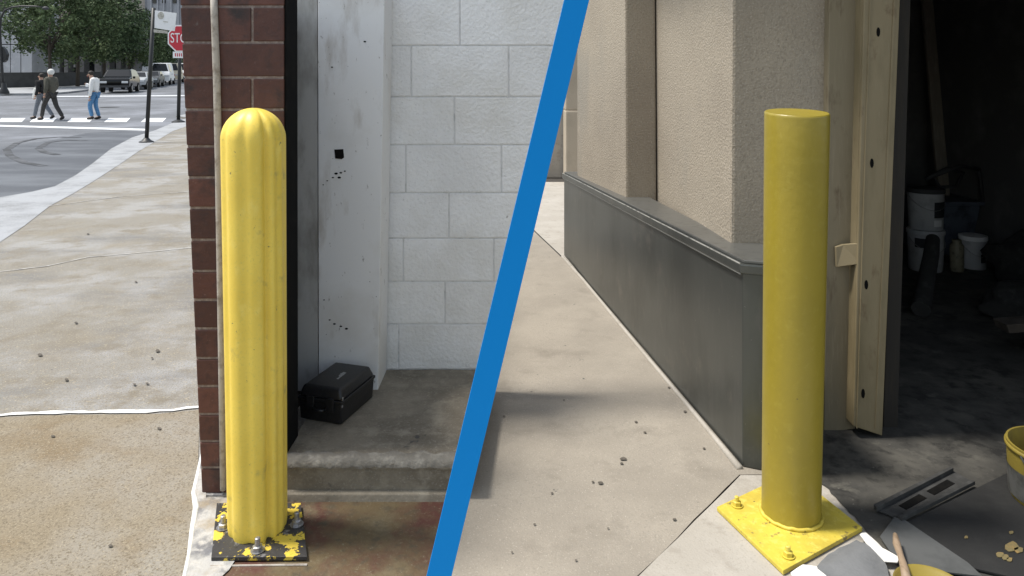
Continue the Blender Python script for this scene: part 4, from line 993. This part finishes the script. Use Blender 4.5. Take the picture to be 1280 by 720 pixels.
person(pB, R(175), J0(knL=(.14,.09,.50),anL=(.22,.09,.10),toL=(.38,.10,.05),knR=(-.12,-.09,.50),anR=(-.40,-.09,.13),toR=(-.28,-.10,.04),elR=(.0,-.26,1.15),wrR=(.12,-.24,.93),haR=(.16,-.24,.87)),
       'person in a black coat walking left behind the olive jacket, partly hidden', dict(skin=M['skin'],top=M['black_coat'],legs=M['jeans_grey'],hairm=M['hair'],fat=1.0,hem=-.2), .94)
q = MB(); c = G(44,131,zr_); Yc = pB.y-.1
q.hexa([W(40,123,Yc),W(49,124,Yc),W(49,124,Yc+.25),W(40,123,Yc+.25)], [W(42,110,Yc+.05),W(49,110,Yc+.05),W(49,110,Yc+.2),W(42,110,Yc+.2)], .03, 3)
q.tube([W(43,110.5,Yc+.12),W(45,106,Yc+.12),W(48,110.5,Yc+.12)], .015, 6)
setp(q.build('shopping_bag', M['hood_white'], smooth=True, angle=50), 'white shopping bag carried by the person in the black coat', 'bag')
pC = GR(118,149.5)
person(pC, R(185), J0(chest=(.04,0,1.38),neck=(.09,0,1.52),head=(.15,0,1.62),crown=(.14,0,1.72),face=(1,0,-.35),elR=(.05,-.25,1.15),wrR=(.24,-.20,1.22),haR=(.31,-.16,1.26),elL=(0,.25,1.12),wrL=(.05,.24,.84),haL=(.06,.24,.76),knL=(.12,.09,.50),anL=(.03,.10,.10),toL=(.20,.11,.04),knR=(.0,-.09,.50),anR=(-.12,-.10,.10),toR=(.05,-.11,.04)),
       'person in a white hooded top and blue jeans looking down at one raised hand', dict(skin=M['skin'],top=M['white_hoodie'],legs=M['jeans'],hairm=M['hair'],fat=1.05,hem=0), 1.0)
q = MB(); q.prism([W(107,104,pC.y-.2),W(110,105,pC.y-.2),W(109.5,109,pC.y-.2),W(106.6,108,pC.y-.2)], (0,.1,0), .005); setp(q.build('paper_cup', M['sign_white']), 'small white cup in the hand of the person in blue jeans', 'cup')

# ------------------------------------------------------------------ light, sky, camera
sunv = Vector((-.44,.02,.89)).normalized()
el = math.asin(sunv.z); az = math.atan2(sunv.x, sunv.y)      # azimuth clockwise from +Y
w = bpy.data.worlds.new('World'); S.world = w; w.use_nodes = True; nt = w.node_tree
sky = nt.nodes.new('ShaderNodeTexSky'); sky.sky_type = 'NISHITA'; sky.sun_disc = False; sky.sun_elevation = el; sky.sun_rotation = az
sky.air_density = 1.6; sky.dust_density = 1.2; sky.ozone_density = 1
bg = nt.nodes['Background']; bg.inputs['Strength'].default_value = .11; hs = nt.nodes.new('ShaderNodeHueSaturation'); hs.inputs['Saturation'].default_value = .55; nt.links.new(sky.outputs['Color'], hs.inputs['Color']); nt.links.new(hs.outputs['Color'], bg.inputs['Color'])
sd = bpy.data.lights.new('sun', 'SUN'); sd.energy = 2.9; sd.angle = R(11); sd.color = (1,.95,.87)
so = bpy.data.objects.new('sun', sd); C.objects.link(so); so.rotation_euler = sunv.to_track_quat('Z','Y').to_euler()
cam = bpy.data.cameras.new('camera'); co = bpy.data.objects.new('camera', cam); C.objects.link(co)
cam.lens = 36*F/1280; cam.sensor_width = 36; cam.shift_y = -(360-YH)/1280; cam.clip_start = .05; cam.clip_end = 4000
co.location = (0,0,H); co.rotation_euler = (math.pi/2,0,0); S.camera = co
S.view_settings.view_transform = 'Standard'; S.view_settings.look = 'None'; S.view_settings.gamma = 1; S.view_settings.exposure = .75
